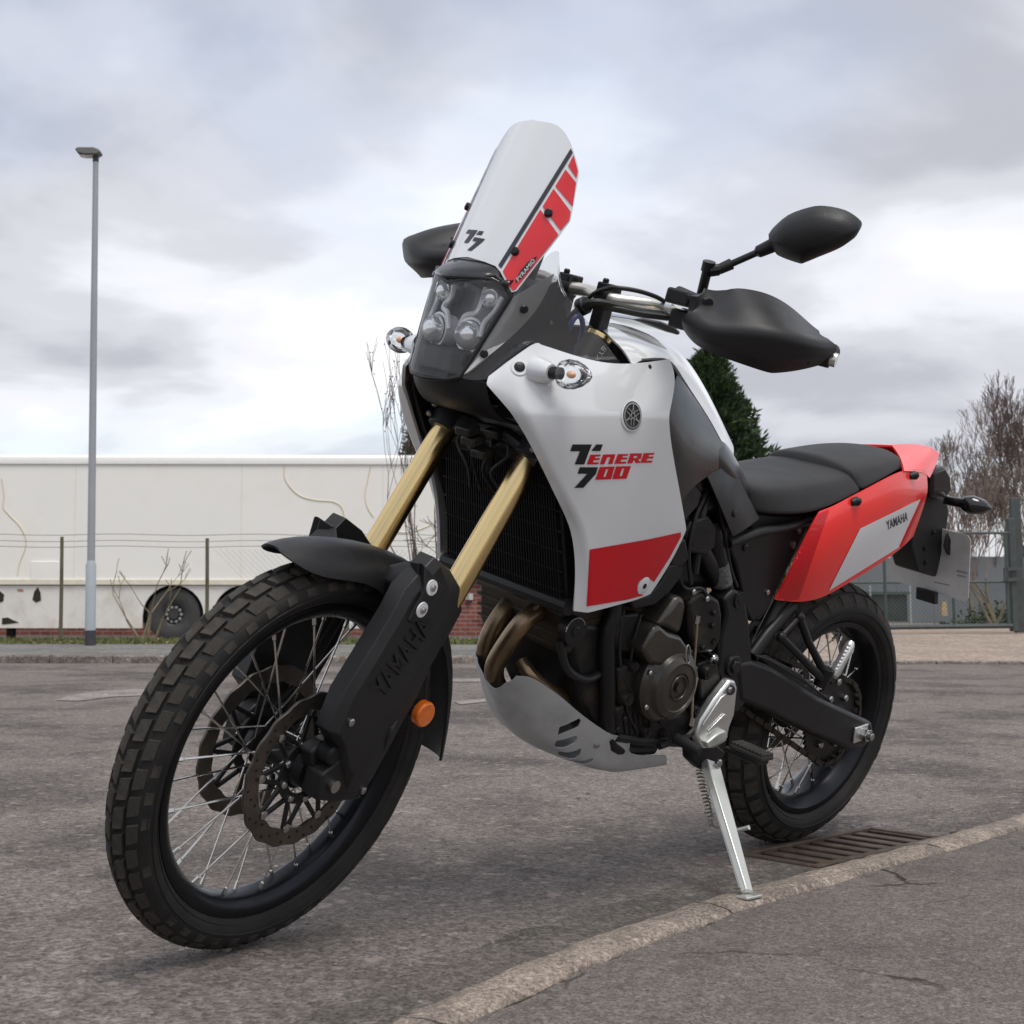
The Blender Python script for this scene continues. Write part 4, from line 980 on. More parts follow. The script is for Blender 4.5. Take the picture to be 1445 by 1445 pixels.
# lower and upper triple clamp
for s0_, s1_, rad, nm in ((.652, .692, .035, 'lower_triple_clamp'), (.835, .862, .034, 'upper_triple_clamp')):
    b = MB()
    for sg in (1, -1): b.tube([FL(sg * YF, s0_), FL(sg * YF, s1_)], rad, 28)
    st_ = LEADV + FAX - Vector((math.cos(RAKE), 0, math.sin(RAKE))) * .018
    c0, c1 = st_ + AX * (s0_ + .002), st_ + AX * (s1_ - .002)
    ux = Vector((math.cos(RAKE), 0, math.sin(RAKE)))
    pl = [c0 + ux * a + Y * y for a, y in ((.030, -.10), (.040, -.06), (.028, 0), (.040, .06), (.030, .10), (-.004, .10), (-.050, .035), (-.050, -.035), (-.004, -.10))]
    b.prism(pl, c1 - c0); b.build(nm, BLKM, bike, fr=1, bevel=.004)
    for sg in (1, -1):
        for t in (.25, .75):
            p = FL(sg * YF, s0_ + (s1_ - s0_) * t) + ux * .034 + Y * sg * .020; bolt('clamp_bolt', p, (ux + Y * sg * .4), .0052, .008, BOLT, bike, fr=1)
MB().tube([LEADV + FAX - Vector((math.cos(RAKE), 0, math.sin(RAKE))) * .03 + AX * .66, LEADV + FAX - Vector((math.cos(RAKE), 0, math.sin(RAKE))) * .03 + AX * .86], .034, 20).build('steering_head', BLKM, bike, fr=1)
# fork guards with raised lettering
gpoly = [(618, 790), (640, 808), (654, 832), (657, 866), (640, 898), (614, 940), (595, 985), (574, 1022), (553, 1062), (530, 1104), (516, 1124), (494, 1122), (487, 1086), (480, 1055), (469, 1037), (490, 983), (525, 926), (560, 868), (577, 835)]
gl_obj = None
for fl in (False, True):
    # faceted shell: outer face smaller than the rim so its edge slopes
    pts = [T(u, v, .128) for u, v in gpoly]; c = sum(pts, Vector()) / len(pts); k = len(pts); vs = []
    for p in pts: vs.append(Vector((p.x, .088, p.z)))
    for p in pts: vs.append(Vector((p.x, .120, p.z)))
    for p in pts:
        q = Vector((p.x, .133, p.z)); d_ = Vector((c.x - p.x, 0, c.z - p.z)); ax_ = Vector((AX.x, 0, AX.z)); d_ = d_ - ax_ * d_.dot(ax_) * .75; vs.append(q + d_ * (.62 if d_.x > 0 else .14))
    fs = [tuple(range(2 * k, 3 * k)), tuple(reversed(range(k)))]
    for a in (0, 1): fs += [(a * k + i, a * k + (i + 1) % k, (a + 1) * k + (i + 1) % k, (a + 1) * k + i) for i in range(k)]
    me_ = mk('fork_guard', vs, fs, BLK, bike, flip=fl, fr=1, bevel=.003)
    bm = bmesh.new(); bm.from_mesh(me_.data); bmesh.ops.recalc_face_normals(bm, faces=bm.faces); bm.to_mesh(me_.data); bm.free()
    if not fl:
        gl_obj = me_; tr_g = bvh_of(gl_obj)
        o = text_px('raised_lettering', 'YAMAHA', [(540, 988), (612, 884), (594, 870), (522, 972)], tr_g, BLK, gl_obj, fr=1, off=.0030, bold=.02)
        s_ = o.modifiers.new('t', 'SOLIDIFY'); s_.thickness = .0036; s_.offset = -1
        for uv in ((495, 1021), (512, 1117)):
            p, n_ = hit(tr_g, *uv, 1); bolt('guard_bolt', p, n_, .0068, .004, BOLT, gl_obj)
# front fender
def arcsec(c, e, n=7):
    o = []
    for i in range(n):
        a = (i / (n - 1)) * math.pi / 2; o.append(Vector((e.x + (c.x - e.x) * math.cos(a), e.y * math.sin(a), e.z + (c.z - e.z) * math.cos(a))))
    return o
st = [((389, 773), (393, 778, .016)), ((404, 767.5), (416, 797, .042)), ((440, 760.5), (442, 812, .058)), ((485, 761.5), (472, 820, .064)), ((530, 770.5), (520, 823, .066)), ((568, 786), (548, 843, .068)), ((590, 802), (566, 873, .070))]
secs = []
for (cu, cv), e_ in st: secs.append(arcsec(T(cu, cv, 0), T(*e_)))
for ang, rc_, re_ in ((134, .400, .345), (150, .398, .350), (165, .396, .352), (178, .396, .356), (186, .398, .365)):
    a = R(ang); secs.append(arcsec(FAX + Vector((math.cos(a) * rc_, 0, math.sin(a) * rc_)), FAX + Vector((math.cos(a) * re_, .066, math.sin(a) * re_))))
rows = [[Vector((p.x, -p.y, p.z)) for p in reversed(s_[1:])] + s_ for s_ in secs]
fender = sheet('front_fender', rows, BLK, bike, fr=1, px=False, thick=.0035, sub=1)
for fl in (False, True):
    bp_ = [T(*q_) for q_ in ((546, 822, .070), (556, 803, .073), (584, 796, .098), (600, 799, .132), (628, 832, .1395), (611, 876, .1395), (580, 882, .1395), (571, 874, .128), (554, 846, .076))]; kb = len(bp_); cb_ = T(598, 838, .1392)
    br = mk('fender_bracket', bp_ + [p - Y * .014 for p in bp_] + [cb_, cb_ - Y * .014], [(i, (i + 1) % kb, 2 * kb) for i in range(kb)] + [(kb + (i + 1) % kb, kb + i, 2 * kb + 1) for i in range(kb)] + [(i, kb + i, kb + (i + 1) % kb, (i + 1) % kb) for i in range(kb)], BLK, bike, fr=1, flip=fl, bevel=.003)
    bm = bmesh.new(); bm.from_mesh(br.data); bmesh.ops.recalc_face_normals(bm, faces=bm.faces); bm.to_mesh(br.data); bm.free()
    if not fl:
        tb = bvh_of(br)
        for uv in ((609, 831), (595, 862)):
            p, n_ = hit(tb, *uv, 1); MB().tube([p, p + n_ * .0022], [.0135, .0130], 24).build('washer', WHTST, br); bolt('washer_bolt', p + n_ * .002, n_, .0058, .005, BOLT, br, socket=True)
# orange side reflector on the left guard's rear edge
p = T(600, 1010, .120); b = MB(); b.tube([p - Y * .012, p, p + Y * .004], [.0235, .0235, .021], 28); b.build('side_reflector', ORANGE, bike, fr=1, bevel=.001)
b = MB(); b.tube([p - Y * .020, p - Y * .011], .0225, 24); b.build('reflector_holder', BLK, bike, fr=1)
# brake calipers
for fl in (False, True):
    b = MB(); c = T(470, 1080, .085)
    pl = [T(u, v, .082) for u, v in ((432, 1060), (448, 1045), (480, 1040), (505, 1060), (512, 1100), (500, 1125), (470, 1130), (446, 1118), (436, 1092))]
    b.prism([Vector((p.x, .064, p.z)) for p in pl], (0, .030, 0)); cal = b.build('brake_caliper', BLKM, bike, fr=1, flip=fl, bevel=.005)
    for uv in ((458, 1060), (462, 1102)):
        p = T(*uv, .094); sgn = -1 if fl else 1
        b = MB(); b.tube([p, p + Y * .022, p + Y * .026], [.0185, .017, .013], 20); b.build('piston_housing', BLKM, cal, flip=fl)
        b = MB(); b.tube([p + Vector((-.03, 0.004, -.004)), p + Vector((-.03, .012, -.004))], [.008, .006], 12); b.build('caliper_bolt', BOLT, cal, flip=fl)
MB().tube(smooth_path([T(540, 1060, .12), T(552, 1030, .13), T(575, 985, .10), T(610, 930, .095), T(650, 850, .09), T(720, 700, .07), T(790, 520, .05)], 5), .0045, 8).build('brake_hose', BLK, bike, fr=1)
# ------------------------------------------------------------------ handlebar and controls
bar = [T(830, 412, 0), T(862, 424, .06), T(900, 429, .10), T(938, 436, .150)]
barL = bar + [Vector((.235, .25, 1.205)), Vector((.205, .36, 1.205)), Vector((.175, .475, 1.205))]
hb = smooth_path([Vector((p.x, -p.y, p.z)) for p in reversed(barL[1:])] + barL, 6)
MB().tube(hb, .0125, 16).build('handlebar', BARM, bike, fr=1)
for sg in (1, -1):
    c = T(855, 421, .045); c = Vector((c.x, sg * .045, c.z)); b = MB()
    b.tube([c - Y * .013, c + Y * .013], .024, 20); b.box(c + Vector((.0, 0, -.045)), (.034, .024, .075)); b.box(c + Vector((-.004, 0, .018)), (.05, .026, .016)); b.build('bar_clamp', BLKM, bike, fr=1, bevel=.003)
    bolt('clamp_bolt', c + Vector((.014, 0, .026)), (0, 0, 1), .006, .008, BOLTB, bike, fr=1)
for fl in (False, True):
    g0, g1 = Vector((.233, .245, 1.205)), Vector((.178, .465, 1.205)); b = MB(); b.tube([g0, g0.lerp(g1, .04), g0.lerp(g1, .05), g1], [.021, .021, .0165, .0165], 18); b.build('grip', mat('grip_rubber', (.018, .018, .018), .8, bump=.6, bscale=120), bike, flip=fl, fr=1)
    a, c = T(960, 437, .185), T(985, 446, .225)
    b = MB(); b.tube([T(944, 436, .16), T(952, 438, .172)], [.020, .018], 20); b.build('wire_guard_cup', ALU, bike, fr=1, flip=fl)
    b = MB(); b.tube([T(948, 437, .165), T(966, 441, .19), T(985, 447, .22)], .011, 16); b.build('cable_adjuster', CHROME, bike, fr=1, flip=fl)
    p0, p1 = T(952, 415, .185), T(978, 430, .225); b = MB(); b.box((p0 + p1) / 2 + Vector((.0, 0, .0)), (.05, .05, .028)); b.box(T(972, 455, .21), (.06, .05, .035)); b.build('switch_housing', BLK, bike, fr=1, flip=fl, bevel=.005)
    # lever
    b = MB(); b.tube(smooth_path([T(985, 452, .24), Vector((.30, .30, 1.20)), Vector((.275, .38, 1.195)), Vector((.235, .455, 1.195))], 4), [.0075] * 13, 10); b.build('lever', BLKM, bike, fr=1, flip=fl)
    ys = [.268, .296, .328, .364, .404, .430, .450, .462]
    rowsp = [[(974, 419), (990, 417), (1012, 420), (1034, 416), (1076, 421), (1112, 441), (1148, 478), (1168, 482)],
             [(971, 437), (990, 441), (1015, 449), (1040, 437), (1080, 444), (1114, 461), (1146, 484), (1171, 487)],
             [(970, 450), (988, 460), (1013, 468), (1045, 470), (1085, 474), (1117, 481), (1146, 490), (1172, 491)],
             [(973, 462), (986, 473), (1010, 483), (1044, 493), (1084, 501), (1116, 501), (1145, 500), (1170, 497)],
             [(977, 468), (988, 482), (1012, 493), (1048, 506), (1089, 520), (1119, 517), (1145, 511), (1163, 507)]]
    dy = [-.060, -.022, .008, .008, -.002]
    hg = sheet('handguard', [[(u, v, ys[j] + dy[i] * (0 < j < 7)) for j, (u, v) in enumerate(r_)] for i, r_ in enumerate(rowsp)], BLK, bike, fr=1, flip=fl, thick=-.012, sub=3, rev=True, sharp=((4, 4), (0, 3), (4, 0), (0, 1), (2, 0), (4, 6)), ridge=(('r', 0, .6), ('r', 4, .75), ('r', 2, .85), ('r', 3, .55), ('c', 0, .9), ('c', 7, .8)))
    b = MB(); q = T(1158, 494, .452); b.tube([q + Vector((-.05, 0, .0)), q + Vector((.012, .004, 0))], [.014, .012], 14); b.build('guard_end_mount', BLK, hg, flip=fl)
    b = MB(); q = T(1170, 492, .462); b.tube([q, q + Vector((.004, .006, 0))], [.006, .005], 10); b.build('guard_end_bolt', BOLT, hg, flip=fl)
    b = MB(); b.tube(smooth_path([T(958, 412, .19), T(985, 424, .25), T(1000, 430, .285)], 4), [.009] * 9, 10); b.build('guard_stay', BLK, hg, flip=fl)
    # mirror
    b = MB(); s0_ = T(988, 424, .215); s1_ = T(1000, 375, .222)
    b.tube([s0_, s1_], .0088, 12); b.tube([s1_ - (s1_ - s0_).normalized() * .012, s1_ + (s1_ - s0_).normalized() * .006], .0115, 12)
    m0, m1, m2, m3 = T(1000, 384, .224), T(1014, 382, .236), T(1032, 374, .25), T(1092, 347, .305)
    b.tube([m0, m1], .011, 10); b.tube([m1, m2], [.0095, .0105], 12); b.tube([m2, T(1066, 359, .28), T(1070, 357, .284), m3], [.0062, .0062, .011, .013], 12);
    if fl: b.xf(Matrix.Translation(s1_) @ Matrix.Rotation(R(38), 4, 'Z') @ Matrix.Translation(-s1_))
    b.build('mirror_stem', BLKM, bike, fr=1, flip=fl)
    outl = [(1085, 333), (1087, 329), (1108, 311), (1138, 300), (1160, 298), (1189, 304), (1208, 316), (1213, 325), (1206, 337), (1189, 347), (1162, 358), (1140, 367), (1133, 368), (1114, 362), (1102, 357), (1096, 353), (1090, 342)]
    pts = [T(u, v, .30 + (u - 1086) / 126 * .15) for u, v in outl]; pts = smooth_path(pts + [pts[0]], 3)[:-1]; k = len(pts); c = sum(pts, Vector()) / k
    nrm = Vector((0, 0, 0))
    for i in range(k): nrm += (pts[i] - c).cross(pts[(i + 1) % k] - c)
    nrm.normalize(); nrm = nrm if nrm.x > 0 else -nrm
    vs = [p - nrm * .016 for p in pts] + [p + nrm * .002 for p in pts]
    for fr_, h_ in ((.90, .022), (.62, .034), (.28, .041)): vs += [c + (p - c) * fr_ + nrm * h_ for p in pts]
    vs.append(c + nrm * .043); fs = []
    if fl:   # the right mirror is folded back behind the screen
        Mf = Matrix.Translation(s1_) @ Matrix.Rotation(R(38), 4, 'Z') @ Matrix.Translation(-s1_); vs = [Mf @ v for v in vs]; pts = [Mf @ v for v in pts]; c = Mf @ c; nrm = Mf.to_3x3() @ nrm
    for a in range(4): fs += [(a * k + i, a * k + (i + 1) % k, (a + 1) * k + (i + 1) % k, (a + 1) * k + i) for i in range(k)]
    fs += [(4 * k + i, 4 * k + (i + 1) % k, 5 * k) for i in range(k)] + [tuple(reversed(range(k)))]
    mo = mk('mirror', vs, fs, BLK, bike, flip=fl, fr=1, smooth=70)
    bm = bmesh.new(); bm.from_mesh(mo.data); bmesh.ops.recalc_face_normals(bm, faces=bm.faces); bm.to_mesh(mo.data); bm.free()
    b = MB(); b.prism([c + (p - c) * .9 - nrm * .0165 for p in pts], -nrm * .002); b.build('mirror_glass', CHROME, mo, flip=fl)
# cables
for pts in ([(820, 434, .01), (838, 416, .03), (862, 408, .08), (895, 411, .115), (925, 420, .14), (942, 430, .155)], [(800, 455, .03), (815, 440, .045), (838, 428, .07), (870, 433, .10), (905, 441, .135), (945, 446, .165)], [(790, 470, -.02), (810, 445, .02), (835, 432, .06), (868, 437, .10), (908, 445, .14), (950, 450, .175)]):
    MB().tube(smooth_path([T(*p) for p in pts], 6), .0042 if pts[0][0] == 820 else .0068, 10).build('control_cable', BLK, bike, fr=1)
b = MB(); b.tube([T(818, 436, .04), T(828, 431, .055)], .017, 14); b.build('cable_clamp', BLK, bike, fr=1, bevel=.003)
b = MB(); c = P(812, 472, .06); pts = [c + Vector((.018 * math.cos(a), 0, .032 * math.sin(a))) for a in [k * math.pi / 10 for k in range(21)]]
b.tube(pts, .005, 8); b.build('blue_tie', BLUE, bike)
# instrument panel behind the screen
b = MB(); b.box(Vector((.455, 0, 1.17)), (.02, .13, .11), Matrix.Rotation(R(-25), 3, 'Y')); b.build('instrument_panel', BLK, bike, bevel=.008)
MB().tube([Vector((.46, 0, 1.05)), Vector((.43, 0, 1.18)), Vector((.43, 0, 1.25))], .011, 10).build('fairing_stay', BLKM, bike)
for sg in (1, -1): MB().tube([Vector((.44, sg * .06, 1.02)), Vector((.50, sg * .07, 1.15)), Vector((.45, sg * .075, 1.36))], .008, 10).build('screen_stay', BLKM, bike)
# ------------------------------------------------------------------ wind screen
def SX(z, y): return .575 - .35 * (z - 1.227) - 3.7 * y * y
def on_surf(u, v, g, near=True):
    o, d = ray_b(u, v); lo = None
    f = lambda t: (o + d * t).x - g((o + d * t).z, (o + d * t).y)
    t0 = 1.2; prev = f(t0); t = t0
    while t < 3.2:
        t += .004; cur = f(t)
        if prev > 0 >= cur or prev < 0 <= cur:
            a, c = t - .004, t
            for _ in range(30):
                mid = (a + c) / 2
                if (f(mid) > 0) == (prev > 0): a = mid
                else: c = mid
            return o + d * a
        prev = cur
    return None
half = [(752, 171), (780, 176), (794, 185), (803, 199), (809, 214), (817, 243), (815, 258), (808, 299), (805, 313), (790, 333), (760, 372), (729, 412), (722, 414), (714, 400), (706, 385), (699, 377), (684, 371), (668, 366)]
half = [(p.x, p.y) for p in smooth_path([(u, v, 0) for u, v in half[:7]], 4)] + half[7:]
hp = [on_surf(u, v, SX) for u, v in half]
hp = [(max(0.0, p.y), p.z) for p in hp if p is not None]
hp[0] = (0.0, max(z for y, z in hp[:2]) + .001); hp[-1] = (0.0, hp[-1][1] + .001)
outl = hp + [(-y, z) for y, z in reversed(hp[1:-1])]
def dens(poly, step):
    o = []
    for i in range(len(poly)):
        a, b2 = Vector(poly[i]), Vector(poly[(i + 1) % len(poly)]); n2 = max(1, int((b2 - a).length / step)); o += [tuple(a + (b2 - a) * (j / n2)) for j in range(n2)]
    return o
v2, f2 = fill2d(outl, (), .011)
vs = [Vector((SX(v.y, v.x), v.x, v.y)) for v in v2]
fs = [f if ((vs[f[1]] - vs[f[0]]).cross(vs[f[2]] - vs[f[0]])).x > 0 else tuple(reversed(f)) for f in f2]
screen = mk('windscreen', vs, fs, WHITE, bike, smooth=180, solid=.0035)
ts = bvh_of(screen)
cz = lambda x, y: (540 + x / 4.014, 150 + y / 4.014)
decal('dark_stripe', [([(1066, 246), (1078, 270), (672, 925), (655, 908)],)], ts, GREYST, screen, conv=cz)
reds = [[(1082, 283), (1106, 375), (1098, 415), (1050, 345)], [(1036, 365), (1096, 440), (1076, 575), (978, 460)], [(968, 474), (1066, 605), (1058, 652), (1008, 712), (906, 575)], [(893, 592), (996, 735), (752, 1046), (735, 1050), (680, 942)]]
decal('red_block', [(r_,) for r_ in reds], ts, REDSC, screen, conv=cz)
# mirrored on the other side of the screen
for nm, m_ in (('dark_stripe', GREYST), ('red_block', REDSC)):
    src = [c for c in screen.children if c.name.startswith(nm)][0]
    mk(nm, [v.co.copy() for v in src.data.vertices], [tuple(p.vertices) for p in src.data.polygons], m_, screen, flip=True, smooth=180)
ct = lambda x, y: (640 + x / 20.64, 310 + y / 20.64)
decal('emblem_lettering', [([(440, 325), (720, 345), (430, 715), (310, 705), (490, 450), (365, 435)],), ([(760, 365), (890, 375), (820, 490), (665, 470)],), ([(620, 545), (930, 600), (840, 690), (520, 945), (400, 925), (680, 680), (555, 650)],)], ts, GREYST, screen, conv=ct, step=4, off=.001)
decal('maker_sticker', [([(728, 401), (727.5, 398), (734, 385), (745, 372), (753, 366), (757.5, 364), (757, 367), (748, 381), (738, 393)],)], ts, BLKST, screen, step=3, off=.0026)
text_px('maker_lettering', 'PYRAMID', [(732, 400), (755.5, 371), (752, 367), (728.5, 396)], ts, WHTST, screen, off=.0034, bold=.0)
for u, v in ((727, 357), (774, 303)):
    p, n_ = hit(ts, u, v); bolt('screen_bolt', p, n_, .0075, .007, BOLTB, screen); bolt('screen_bolt', p, n_, .0075, .007, BOLTB, screen, flip=True)
# ------------------------------------------------------------------ headlight
def HX(z, y): return .628 - .12 * (z - 1.02) - 5.2 * y * y
hl = [(632, 400), (661, 396), (697, 390), (709, 403), (718, 419), (690, 464), (668, 500), (647, 533), (628, 536.5), (612, 537)]
hq = [on_surf(u, v, HX) for u, v in hl]; hq = [(max(0, p.y), p.z) for p in hq]; hq[0] = (0, hq[0][1]); hq[-1] = (0, hq[-1][1])
outl = hq + [(-y, z) for y, z in reversed(hq[1:-1])]
v2, f2 = fill2d(outl, (), .012); vs = [Vector((HX(v.y, v.x), v.x, v.y)) for v in v2]
fs = [f if ((vs[f[1]] - vs[f[0]]).cross(vs[f[2]] - vs[f[0]])).x > 0 else tuple(reversed(f)) for f in f2]
head = mk('headlight_housing', [Vector((p.x - .075 + 2.2 * p.y * p.y, p.y * .98, p.z)) for p in vs], fs, DKGREY, bike, smooth=180, solid=.004)
lens = mk('headlight_lens', vs, fs, LENS, head, smooth=180)
# black border of the lens
rim_pts = [Vector((HX(z, y) - .004, y, z)) for y, z in dens(outl, .01)]
MB().tube(rim_pts + [rim_pts[0]], .0045, 8, False).build('lens_border', BLK, head)
for fl in (False, True):
    cl, cu = Vector((.577, .043, 1.096)), Vector((.560, .060, 1.163)); fx = Vector((1, .18, -.02)).normalized()
    b = MB(); b.tube([cl - fx * .03, cl], [.028, .031], 28); b.build('lamp_bezel', LGREY, head, flip=fl)
    b = MB(); b.tube([cl, cl + fx * .001], .0265, 28); b.build('lamp_ring', BLKG, head, flip=fl)
    b = MB(); b.sphere(cl + fx * .003, .0248, 20, 12); b.build('projector_lamp', LAMPS, head, flip=fl)
    b = MB(); b.tube([cu - fx * .03, cu], [.016, .019], 24); b.build('lamp_bezel', DKGREY, head, flip=fl)
    b = MB(); b.sphere(cu, .0165, 18, 10); b.build('projector_lamp', LAMPS, head, flip=fl)
    # grey frame that links the two lamps
    b = MB(); b.tube(smooth_path([cl + Vector((.0, -.030, .004)), cl + Vector((.0, -.02, .03)), cl + Vector((-.006, .0, .04)), cu + Vector((.0, -.02, -.006)), cu + Vector((-.002, -.018, .018))], 5), .005, 8)
    b.tube(smooth_path([cl + Vector((.0, .028, .0)), cl + Vector((-.004, .026, .024)), cu + Vector((.0, .016, -.02)), cu + Vector((-.006, .022, .006))], 5), .005, 8); b.build('lamp_frame', LGREY, head, flip=fl)
# dark lower tray and black centre fin inside
b = MB(); b.box((.56, 0, 1.045), (.07, .12, .05)); b.build('lamp_tray', BLK, head, bevel=.01)
# black visor between lens and screen
vis = []
for y in (-.098, -.075, -.05, -.025, 0, .025, .05, .075, .098):
    zt_ = 1.226 - .8 * y * y - 30 * max(0, abs(y) - .06) ** 2; zb_ = 1.180 + .62 * y * y * 8 * .35
    zm = (zt_ + zb_) / 2
    vis.append([Vector((SX(zt_, y) - .006, y, zt_)), Vector((max(SX(zm, y), HX(zm, y)) + .004 - .3 * abs(y) * .1, y, zm)), Vector((HX(zb_, y) + .006, y, zb_)), Vector((HX(zb_, y) - .03, y, zb_ + .004))])
sheet('headlight_visor', vis, BLKG, bike, px=False, thick=.003, sub=2)
# smoked clear wings with black inner panels
for fl in (False, True):
    wrow = [[(724, 417, .097), (757, 378, .115), (789, 346, .128), (789.5, 372, .134), (789, 405, .140)],
            [(708, 443, .091), (738, 424, .110), (770, 408, .126), (789, 416, .134), (803, 424, .142)],
            [(690, 470, .084), (716, 463, .104), (752, 450, .120), (800, 452, .132), (835, 462, .145)],
            [(668, 504, .075), (692, 500, .096), (735, 490, .112), (800, 495, .130), (862, 497, .148)],
            [(650, 535, .066), (672, 540, .086), (700, 535, .104), (800, 515, .132), (876, 515, .150)]]
    wg = sheet('smoked_wing', wrow, WING, bike, flip=fl, thick=.0025, sub=2)
    irow = [[(720, 424, .086), (752, 410, .104), (786, 398, .120)], [(700, 456, .080), (742, 446, .100), (796, 440, .121)], [(676, 494, .070), (726, 482, .094), (803, 475, .122)], [(646, 541, .058), (700, 545, .090), (809, 512, .125)]]
    ip = sheet('wing_backing', irow, BLK, bike, flip=fl, thick=.006, sub=2)
    grow_ = [[(719, 424, .0925), (745, 408, .108), (781, 388, .1215)], [(694, 464, .084), (722, 446, .102), (760, 440, .115)], [(668, 506, .073), (690, 494, .092), (712, 486, .104)], [(651, 533, .0655), (662, 528, .078), (676, 516, .088)]]
    sheet('wing_grey_strip', grow_, mat('wing_strip_grey', (.46, .465, .455), .3, var=.12, vscale=25), ip, flip=fl, thick=.003, sub=2)
    tw = bvh_of(wg) if not fl else tw
    for uv in ((739, 438), (683, 501)):
        p, n_ = hit(tw, *uv); bolt('wing_bolt', p, n_, .0072, .006, BOLTB, ip, flip=fl)
    p, n_ = hit(tw, 779, 458); bolt('wing_clip', p - n_ * .006, n_, .0036, .004, BOLT, ip, flip=fl)
# dark nose under the lens
b = MB(); nose = []
for y in (-.10, -.06, 0, .06, .10):
    nose.append([Vector((HX(1.02, y) - .004, y, 1.022)), Vector((.61 - 5 * y * y, y, .995)), Vector((.565 - 3 * y * y, y, .965)), Vector((.46, y * 1.2, .95)), Vector((.30, y * 1.2, .97))])
sheet('nose_underside', nose, BLK, bike, px=False, thick=.004, sub=2)
MB().box((.475, 0, 1.12), (.10, .17, .19)).build('nose_core', BLK, bike, bevel=.02)
# ------------------------------------------------------------------ turn signals
def signal(base, tip, nm, flip, amber=True, big=1.0):
    d_ = (tip - base).normalized(); stem_end = base + d_ * (tip - base).length * .30
    root = MB().tube([base, stem_end], [.011, .0105], 14).build(nm, BLK, bike, flip)
    ln = (tip - stem_end).length; pr = [(.013, 0), (.020, .06), (.0225, .25), (.0215, .5), (.0165, .75), (.009, .92), (.002, 1.0)]
    q = Vector((0, 0, 1)).rotation_difference(d_).to_matrix().to_4x4(); M_ = Matrix.Translation(stem_end) @ q
    back = Vector((-1, 0, 0))
    b = MB(); b.lathe([(r * big, h * ln) for r, h in pr], 'Z', 24).xf(M_); b.build('signal_lens', SIGL if amber else BLKG, root, flip)
    if amber:
        b = MB(); b.lathe([(r * big * .86, h * ln * .95 + .002) for r, h in pr], 'Z', 20).xf(Matrix.Translation(back * .006) @ M_)
        b.v = [v if (v - stem_end).dot(Vector((1, 0, 0))) - d_.x * (v - stem_end).dot(d_) < .002 else v - Vector((1, 0, 0)) * ((v - stem_end).dot(Vector((1, 0, 0))) - d_.x * (v - stem_end).dot(d_)) for v in b.v]
        b.build('signal_reflector', CHROME, root, flip)
        b = MB(); b.sphere(stem_end + d_ * ln * .36, .0065, 12, 8, (1, 1.4, 1)); b.build('signal_bulb', BULB, root, flip)
    return root
sb, stp = P(775, 527, .182), P(832, 533, .262)
for fl in (False, True): signal(sb, stp, 'front_turn_signal', fl, big=1.12)
# ------------------------------------------------------------------ side fairings
FR = [[(690, 535, .105), (718, 513, .116), (753, 487, .126), (808, 507, .152), (868, 522, .176), (941, 509, .172)],
      [(686, 545, .108), (722, 537, .134), (760, 522, .152), (815, 533, .180), (880, 545, .200), (952, 535, .182)],
      [(724, 583, .145), (742, 584, .168), (780, 584, .194), (830, 585, .212), (890, 585, .220), (940, 588, .206)],
      [(739, 603, .154), (753, 606, .178), (786, 610, .202), (836, 612, .217), (893, 612, .223), (941, 612, .209)],
      [(762, 645, .167), (772, 645, .190), (802, 647, .209), (848, 647, .219), (902, 647, .223), (946, 645, .209)],
      [(789, 703, .178), (800, 703, .200), (826, 703, .211), (866, 703, .217), (914, 703, .219), (957, 703, .206)],
      [(808, 742, .186), (822, 742, .205), (846, 745, .210), (882, 745, .214), (926, 747, .214), (965, 748, .203)],
      [(812.5, 785, .187), (828, 786, .203), (850, 788, .206), (882, 788, .208), (918, 788, .207), (948, 785, .199)],
      [(811, 825, .185), (829, 826, .199), (850, 828, .201), (876, 828, .202), (905, 826, .200), (926, 821, .196)],
      [(808, 862, .183), (828, 864, .195), (848, 859, .196), (873, 852, .197), (895, 846, .195), (914, 838, .194)]]
fairL = None
